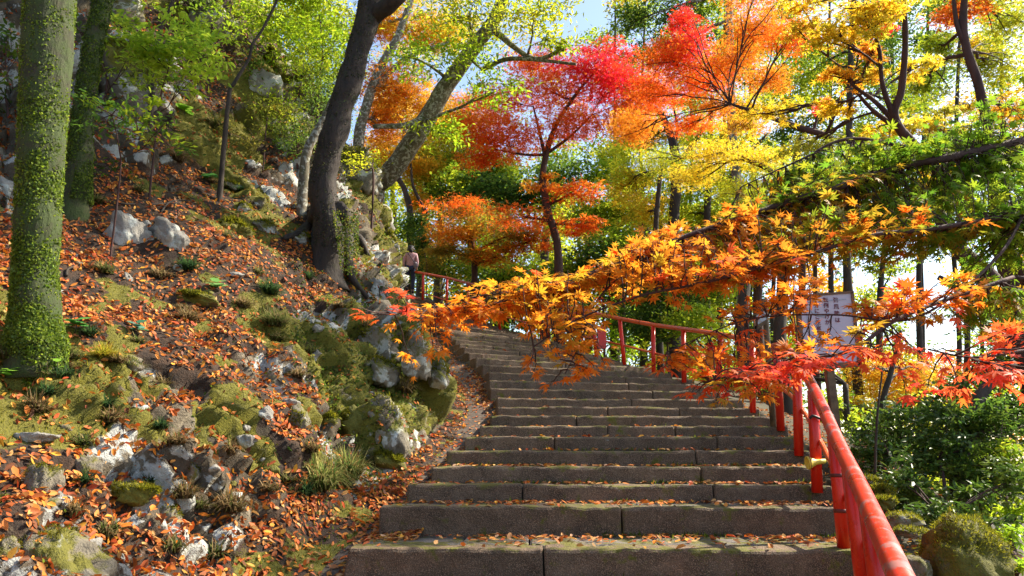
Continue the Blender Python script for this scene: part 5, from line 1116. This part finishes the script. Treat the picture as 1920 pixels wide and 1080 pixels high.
# the wood far behind everything: one leafy mass with windows of sky
GAPS = [(1115, 40, 60, 60), (1165, 110, 28, 36), (1110, 265, 26, 40), (1420, 345, 36, 26), (1745, 580, 105, 75), (1885, 90, 34, 60), (1490, 430, 44, 26), (1300, 215, 40, 18), (1650, 520, 50, 30), (1560, 330, 30, 20), (1210, 340, 22, 20), (1800, 330, 40, 24), (950, 50, 30, 20), (1770, 120, 26, 30), (1860, 470, 40, 50)]
cl = []
while len(cl) < 900:
    px, py = rng.uniform(420, 2300), rng.uniform(-260, 720)
    if any(((px - g[0]) / g[2]) ** 2 + ((py - g[1]) / g[3]) ** 2 < 1 for g in GAPS): continue
    if py < 60 and rng.random() < .35: continue
    cl.append((px, py, rng.uniform(52, 85)))
kinds = [YGR, GRN, GRN, BGR, DGR, YEL, OLV]; A = Acc()
for px, py, Y in cl:
    c = np.array(at(px, py, Y)); k = Y / FPX; n = 78
    kd = kinds[int(vnoise(np.array([[px / 90., py / 90., 2.]]), 1., 3)[0] * 6.99)]
    pos = c + rng.normal(size=(n, 3)) * np.array([17 * k, 1.2, 11 * k]); R = frames(rng.normal(size=(n, 3)) * .7 + np.array([0, -.5, .8]), rng.random(n) * 6.28)
    V, F, C = scatter(*LEAF_DIA, pos, R, rng.uniform(.22, .42, n), palette(kd, n, .3)); A.add(V, F); A.C.append(C)
A.build('far_wood_foliage', M_LEAF, None, kind='stuff')
# --- lower right bushes
for lab, ft, bl, sz, cc in (
    ('glossy dark evergreen bush right of the handrail, nearest the warning board', (1680, 930, 6.8), [(1640, 860, 7., 55, 55, DGR), (1690, 800, 7.2, 60, 45, DGR), (1660, 920, 6.6, 40, 30, DGR)], .06, 0),
    ('glossy dark evergreen bush in the middle of the lower right', (1770, 940, 6.5), [(1760, 860, 7, 60, 55, DGR), (1730, 920, 6.4, 50, 35, DGR), (1790, 790, 7.2, 60, 50, DGR), (1830, 930, 6.2, 40, 35, DGR)], .06, 0),
    ('sunlit green bush at the right frame edge behind the big boulder', (1890, 960, 6.2), [(1890, 870, 6.6, 40, 50, GRN), (1905, 960, 6., 35, 35, BGR), (1860, 790, 7., 55, 40, DGR), (1900, 780, 7.3, 50, 50, DGR), (1850, 880, 6.7, 45, 50, DGR)], .055, 0),
    ('bright yellow green plant beside the big mossy boulder', (1900, 1060, 4.8), [(1895, 1015, 4.9, 35, 30, BGR), (1915, 1060, 4.7, 25, 25, BGR)], .045, 0),
    ('dark evergreen bush low behind the big mossy boulder', (1790, 1040, 5.6), [(1760, 960, 5.8, 60, 40, DGR), (1850, 990, 5.5, 50, 35, DGR), (1700, 900, 6.3, 45, 40, DGR), (1900, 900, 5.9, 40, 50, DGR), (1640, 800, 7.6, 45, 45, DGR)], .06, 0),
    ('tall dark evergreen bush filling the lower right corner behind the others', (1840, 960, 8.2), [(1800, 830, 8.4, 70, 60, DGR), (1880, 790, 8.4, 60, 60, DGR), (1730, 850, 8.5, 60, 55, DGR), (1850, 910, 8, 60, 50, DGR), (1660, 870, 8.2, 45, 50, DGR)], .07, 0),
    ('sunlit yellow green foliage deep behind the dark evergreen bushes', (1740, 980, 10), [(1720, 900, 10, 60, 50, YGR), (1800, 880, 10.5, 60, 60, BGR), (1850, 930, 10, 50, 50, YGR), (1640, 830, 10.5, 50, 50, BGR), (1880, 760, 11, 60, 50, BGR), (1760, 780, 11, 60, 50, YGR)], .075, 0),
    ('dark evergreen shrub hanging below the glowing yellow maple', (1730, 850, 8.5), [(1720, 770, 8.6, 60, 28, DGR), (1790, 740, 8.6, 50, 30, DGR), (1860, 700, 8.5, 50, 35, DGR), (1650, 800, 8.8, 40, 25, DGR), (1900, 650, 8.6, 45, 40, DGR)], .065, 0)):
    shrub(lab, ft, bl, 'oval', sz * 1.12, leafm=M_GLOSSY if bl[0][5] is DGR else None, dens=2.1, tilt=.6)
ftree('dark crooked trunk rising among the lower right bushes', [(1795, 960, 7.2, .09), (1800, 880, 7.2, .08), (1830, 810, 7.2, .07), (1840, 740, 7.3, .06), (1900, 680, 7.4, .04)], [(1880, 700, 7.5, 40, 30, DGR)], 'oval', .06, .8, extra=[[(1640, 900, 6.6, .012), (1645, 780, 6.6, .01), (1655, 690, 6.6, .006)]])

# ------------------------------------------------------------------ foreground maple: its branches reach in from the right
FG = [(.16, .32, .02), (.1, .24, .02), (.26, .38, .025), (.36, .36, .02)]; FM = [(.85, .22, .02), (.75, .32, .03), (.4, .38, .03), (.86, .14, .02)]; FO = [(.85, .26, .02), (.85, .19, .02), (.8, .34, .03)]
FY = [(.86, .3, .02), (.82, .4, .03), (.88, .22, .02), (.6, .42, .03)]; FR = [(.88, .1, .05), (.88, .16, .03), (.87, .07, .05), (.88, .22, .03)]
mapl = empty('maple_tree', (4.6, 2.6, -2.2), 'foreground maple with green to orange red leaves reaching across the stairs from the right', 'tree')
tk = smoothpath([(4.6, 2.6, -2.6), (4.5, 2.6, -1.2), (4.3, 2.65, .2), (4.1, 2.7, 1.4), (4.2, 2.8, 3.0), (4.4, 3, 5)], 6); V, F = tube(tk, np.linspace(.17, .06, len(tk)), 18, rough=.3); mesh('trunk', V, F, M_BARK, mapl)
limbs = []
def flimb(pts, r0, r1, start=None):
    q = [np.array(at(*p)) for p in pts]
    if start is not None: q.insert(0, np.array(start))
    P_ = smoothpath(q, 8); rr = np.linspace(r0, r1, len(P_)); V, F = tube(P_, rr, 9, rough=.3, seed=4); mesh('limb', V, F, M_TWIG, mapl); limbs.append(P_)
flimb([(2200, 215, 3.1), (1920, 264, 2.9), (1780, 295, 2.8), (1690, 312, 2.8), (1600, 342, 2.75), (1480, 378, 2.7), (1380, 412, 2.65), (1280, 445, 2.6), (1170, 490, 2.55), (1060, 530, 2.5), (960, 560, 2.45), (870, 585, 2.4)], .021, .003, (4.1, 2.7, 1.45))
flimb([(1740, 430, 2.5), (1640, 440, 2.45), (1540, 470, 2.4), (1430, 500, 2.35), (1320, 530, 2.3), (1200, 555, 2.3), (1080, 600, 2.3), (1000, 650, 2.3)], .009, .002, at(1920, 400, 2.6)); limbs[-1][0] = limbs[-1][0]
flimb([(2250, 380, 3.), (2050, 400, 2.8), (1920, 400, 2.6)], .015, .009, (4.2, 2.65, .95))
flimb([(1700, 590, 2.2), (1600, 655, 2.1), (1520, 672, 2.1), (1420, 690, 2.1), (1330, 715, 2.1)], .007, .002, at(1900, 520, 2.3))
flimb([(2300, 560, 3.), (2080, 530, 2.5), (1900, 520, 2.3)], .011, .006, (4.3, 2.65, .4))
flimb([(1980, 640, 2.0), (1900, 660, 1.9), (1820, 670, 1.85), (1740, 655, 1.85)], .006, .002, at(2120, 560, 2.5))
flimb([(1880, 470, 2.5), (1800, 545, 2.4), (1700, 600, 2.35), (1560, 590, 2.35), (1400, 600, 2.35), (1250, 660, 2.35)], .006, .0015, at(1920, 400, 2.6))
flimb([(1150, 530, 2.5), (1110, 580, 2.45), (1090, 640, 2.4), (1060, 700, 2.35)], .004, .0015, at(1240, 462, 2.55))
flimb([(900, 555, 2.45), (820, 575, 2.4), (740, 590, 2.4)], .004, .0015, at(1000, 545, 2.47))
flimb([(1600, 260, 3.0), (1500, 300, 3.0), (1390, 350, 3.0)], .01, .002, at(1780, 295, 2.8))
LP = np.concatenate(limbs)
fb = [ # px,py,Y, rx,ry(px), n, cols, size
    (1700, 275, 3.0, 200, 16, 130, FG, .042), (1600, 330, 2.95, 200, 18, 160, FG, .042), (1850, 330, 2.9, 90, 22, 90, FG, .042), (1840, 235, 3.05, 90, 16, 50, FG, .04), (1750, 385, 2.85, 170, 20, 140, FG, .04), (1500, 375, 2.8, 180, 18, 140, FG + FM[:2], .04),
    (1600, 425, 2.8, 180, 18, 140, FG + FM[:1], .04), (1850, 420, 2.8, 90, 26, 90, FG, .04), (1720, 470, 2.7, 150, 22, 100, FG + FM[:1], .04), (1880, 490, 2.8, 60, 50, 100, FG, .04), (1300, 445, 2.7, 190, 34, 200, FM, .04), (1560, 462, 2.6, 200, 36, 210, FM + FG[:1], .04), (1150, 510, 2.6, 150, 34, 190, FY, .04),
    (1350, 518, 2.4, 160, 26, 170, FM + FO, .04), (980, 555, 2.5, 130, 36, 170, FY, .038), (1070, 590, 2.4, 90, 34, 90, FY, .038), (870, 590, 2.4, 80, 34, 85, FO, .038),
    (745, 585, 2.4, 60, 20, 16, FR, .038), (790, 660, 2.35, 60, 22, 10, FO, .038), (1290, 672, 2.3, 90, 14, 50, FO, .04), (1450, 695, 2.1, 140, 24, 110, FR, .04),
    (1400, 735, 2.1, 80, 20, 26, [(.4, .35, .04), (.75, .3, .04)], .036), (1060, 695, 2.35, 80, 18, 24, FO, .038), (1720, 570, 2.4, 90, 50, 60, FM, .038), (1770, 650, 2.0, 130, 30, 42, FR, .036), (1855, 715, 1.8, 80, 32, 34, FR, .038),
    (1655, 570, 2.35, 60, 30, 50, FO, .04), (1570, 635, 2.3, 60, 10, 14, FM, .04), (1440, 560, 2.4, 90, 26, 60, FO, .04), (1880, 590, 2.4, 60, 50, 70, FG + FO[:1], .04), (1440, 668, 2.3, 60, 12, 20, FO, .04),
    (1250, 490, 2.5, 160, 36, 130, FM, .04), (1450, 440, 2.6, 150, 36, 130, FM + FG, .04), (1080, 640, 2.35, 60, 30, 34, FY, .036)]
near_leaves = []; stalk = Acc(); tw = Acc(); rg = np.random.default_rng(21)
for (px, py, Y, rx, ry, n, cols_, size) in fb:
    size *= .88; k = Y / FPX; n = int(n * 3.0); c = np.array(at(px, py, Y)); n = int(n * 1.55) if cols_[0] is FG[0] else n; R3 = np.array([rx * k, .38, ry * k])
    nt_ = max(2, n // 8)
    for q in range(nt_):
        d = rg.normal(size=3); d = d / np.linalg.norm(d) * rg.random() ** .4; e = c + d * R3 * np.array([1.08, 1, .8]); e[2] += .24 * (e[0] - c[0])
        j = int(np.argmin(np.linalg.norm(LP - e, axis=1) + .5 * np.clip(e[0] - LP[:, 0], -0.5, 0) * -1 + (LP[:, 0] < e[0] - .05) * .25)); s0 = LP[j]
        tp = limb_pts(s0, e, .06, 7, rg); tw.add(*tube(tp, np.linspace(.0028, .0011, 7), 4, cap=False))
        Ld = np.linalg.norm(e - s0); m = max(3, n // nt_); out = (e - s0) / (Ld + 1e-6); side = np.cross(out, [0, 0, 1]); side /= np.linalg.norm(side) + 1e-6
        cc = palette(cols_, 1, .1, rg)[0]
        for t in range(m):
            f = 1 - rg.random() ** 1.3 * min(1., .34 / (Ld + .02)); x = np.interp(f, np.linspace(0, 1, 7), tp[:, 0]), np.interp(f, np.linspace(0, 1, 7), tp[:, 1]), np.interp(f, np.linspace(0, 1, 7), tp[:, 2])
            x = np.array(x); sg = 1 if t % 2 else -1; dirn = out * rg.uniform(.3, 1.1) + side * sg * rg.uniform(.3, 1.) + rg.normal(size=3) * .2 + np.array([0, 0, rg.uniform(-.35, .12)]); dirn /= np.linalg.norm(dirn)
            p0 = x + dirn * rg.uniform(.012, .035) + np.array([0, 0, -.004]); stalk.add(*tube([x, p0], [.0008, .0006], 3, cap=False))
            nn_ = np.array([0, 0, 1.]) + rg.normal(size=3) * .27; nn_ -= dirn * (nn_ @ dirn); nn_ /= np.linalg.norm(nn_)
            R = np.stack([dirn, np.cross(nn_, dirn), nn_], 1); near_leaves.append((p0, R, size * rg.uniform(.62, 1.1), np.clip(cc * .55 + palette(cols_, 1, .2, rg)[0] * .45, .01, .95)))
tw.build('twig', M_TWIG, mapl, kind='stuff'); stalk.build('leaf_stalk', M_TWIG, mapl, kind='stuff')
def inframe(p):
    dpt = p[1] * cP + p[2] * sP; u = p[0] / dpt * FPX; v = (p[2] * cP - p[1] * sP) / dpt * FPX; return abs(u) < 950 and abs(v) < 530, dpt
near_leaves.sort(key=lambda q: (not inframe(q[0])[0], -q[2] / inframe(q[0])[1]))
protos = []
LV, LF = LEAF_FINE
for i, (p0, R, s, c) in enumerate(near_leaves[:290]):
    key = tuple(np.round(c * 6).astype(int))
    me = next((m for kk, m in protos if kk == key), None)
    if me is None:
        o = mesh('leaf', LV * np.array([1, 1, rg.uniform(.4, 2.)]), LF, M_LEAF, None, cols=np.tile(c, (len(LV), 1))); me = o.data; protos.append((key, me)); o.parent = mapl
    else: o = bpy.data.objects.new('leaf', me); COL.objects.link(o); o.parent = mapl
    Mx = Matrix(np.vstack([np.hstack([R * s, (p0 - np.array(mapl.location))[:, None]]), [0, 0, 0, 1]]).tolist()); o.matrix_local = Mx
rest = near_leaves[290:2600]; rest2 = near_leaves[2600:]
V, F, C = scatter(LV, LF, np.array([q[0] for q in rest]), np.array([q[1] for q in rest]), np.array([q[2] for q in rest]), np.array([q[3] for q in rest]), vary=rg.uniform(-.2, 1.6, len(rest)))
A = Acc(); A.add(V, F); A.C.append(C); L7 = maple_leaf(7, False)
V, F, C = scatter(L7[0], L7[1], np.array([q[0] for q in rest2]), np.array([q[1] for q in rest2]), np.array([q[2] for q in rest2]), np.array([q[3] for q in rest2]), vary=rg.uniform(.2, 2.4, len(rest2))); A.add(V, F); A.C.append(C)
A.build('leaves', M_LEAF, mapl, kind='stuff')
# ------------------------------------------------------------------ the walker
def person():
    H = 1.62; foot = at(768, 549, 24.2); 
    root = empty('person', foot, 'person seen from behind in a pink jacket, dark cap and navy jeans climbing the stairs', 'person')
    def skin(name, verts, edges, radii, mat, sub=2, rootv=0):
        me = bpy.data.meshes.new(name); me.from_pydata(verts, edges, []); o = bpy.data.objects.new(name, me); COL.objects.link(o); o.parent = root
        md = o.modifiers.new('skin', 'SKIN'); md.use_smooth_shade = True
        for v, r in zip(me.skin_vertices[0].data, radii): v.radius = (r if isinstance(r, tuple) else (r, r))
        me.skin_vertices[0].data[rootv].use_root = True
        sb = o.modifiers.new('sub', 'SUBSURF'); sb.levels = sub; sb.render_levels = sub; me.materials.append(mat); return o
    skinm = plain('skin', (.5, .3, .22), .6); navy = plain('navy_denim', (.02, .03, .08), .8); pink = plain('dusty_pink_jacket', (.5, .3, .33), .8, 0, 25, .25)
    dark = plain('black_hair_and_cap', (.015, .012, .018), .7); shoe = plain('dark_shoe', (.04, .015, .03), .6)
    f = 1.   # facing away from the camera: +y
    B = [(0, 0, .92), (0, 0, 1.08), (0, 0, 1.24), (0, .0, 1.33), (0, .01, 1.38), (0, .015, 1.44), (0, .03, 1.52),
         (.09, 0, .86), (.1, .02, .5), (.1, -.01, .1), (-.09, 0, .86), (-.1, .06, .5), (-.1, .1, .22),
         (.17, 0, 1.31), (.22, -.02, 1.06), (.21, .04, .86), (.205, .07, .79), (-.17, 0, 1.31), (-.22, -.01, 1.06), (-.2, .06, .87), (-.195, .09, .8), (.1, .12, .05), (-.1, .23, .17)]
    E = [(0, 1), (1, 2), (2, 3), (3, 4), (4, 5), (5, 6), (0, 7), (7, 8), (8, 9), (0, 10), (10, 11), (11, 12), (3, 13), (13, 14), (14, 15), (15, 16), (3, 17), (17, 18), (18, 19), (19, 20), (9, 21), (12, 22)]
    Rr = [.12, .105, .12, .11, .05, .07, .085, .08, .055, .04, .08, .055, .04, .05, .038, .028, .03, .05, .038, .028, .03, .03, .03]
    skin('body', B, E, Rr, skinm)
    skin('jacket', [(0, 0, .86), (0, 0, 1.0), (0, 0, 1.2), (0, 0, 1.31), (.17, 0, 1.3), (.225, -.02, 1.06), (.21, .04, .87), (-.17, 0, 1.3), (-.225, -.01, 1.06), (-.2, .06, .88), (0, 0, 1.37)],
         [(0, 1), (1, 2), (2, 3), (3, 4), (4, 5), (5, 6), (3, 7), (7, 8), (8, 9), (3, 10)], [(.17, .14), (.15, .13), (.16, .13), (.14, .11), .075, .06, .05, .075, .06, .05, .07], pink)
    skin('jeans', [(0, 0, .9), (.09, 0, .84), (.1, .02, .5), (.1, -.01, .09), (-.09, 0, .84), (-.1, .06, .5), (-.1, .1, .2)], [(0, 1), (1, 2), (2, 3), (0, 4), (4, 5), (5, 6)], [.13, .1, .075, .06, .1, .075, .06], navy)
    def ell(name, c, r, mat):
        D, F = ICO3; o = mesh(name, D * np.array(r) + np.array(c) + np.array(foot), F, mat, root); return o
    ell('hair', (0, -.005, 1.5), (.1, .11, .13), dark); ell('cap', (0, .02, 1.575), (.108, .115, .06), dark)
    V, F = tube([np.array(foot) + np.array((0, -.1, 1.5)), np.array(foot) + np.array((.03, -.13, 1.42)), np.array(foot) + np.array((.04, -.13, 1.34))], [.04, .04, .02], 8); mesh('ponytail', V, F, dark, root)
    ell('shoe', (.1, .05, .04), (.05, .13, .05), shoe); ell('shoe', (-.1, .17, .155), (.05, .13, .05), shoe)
    for s in (-1, 1): ell('ear', (s * .098, .02, 1.5), (.014, .025, .032), skinm)
    ell('nose', (0, .13, 1.5), (.016, .025, .025), skinm)
    V, F = tube([np.array(foot) + np.array(q) for q in ((-.12, -.12, 1.36), (0, -.15, 1.2), (.15, -.13, .98))], .012, 6); mesh('bag_strap', V, F, dark, root)
    ell('shoulder_bag', (.17, -.1, .92), (.075, .06, .12), plain('grey_bag', (.2, .17, .22), .7))
    root.rotation_euler = (0, 0, .1)
person()
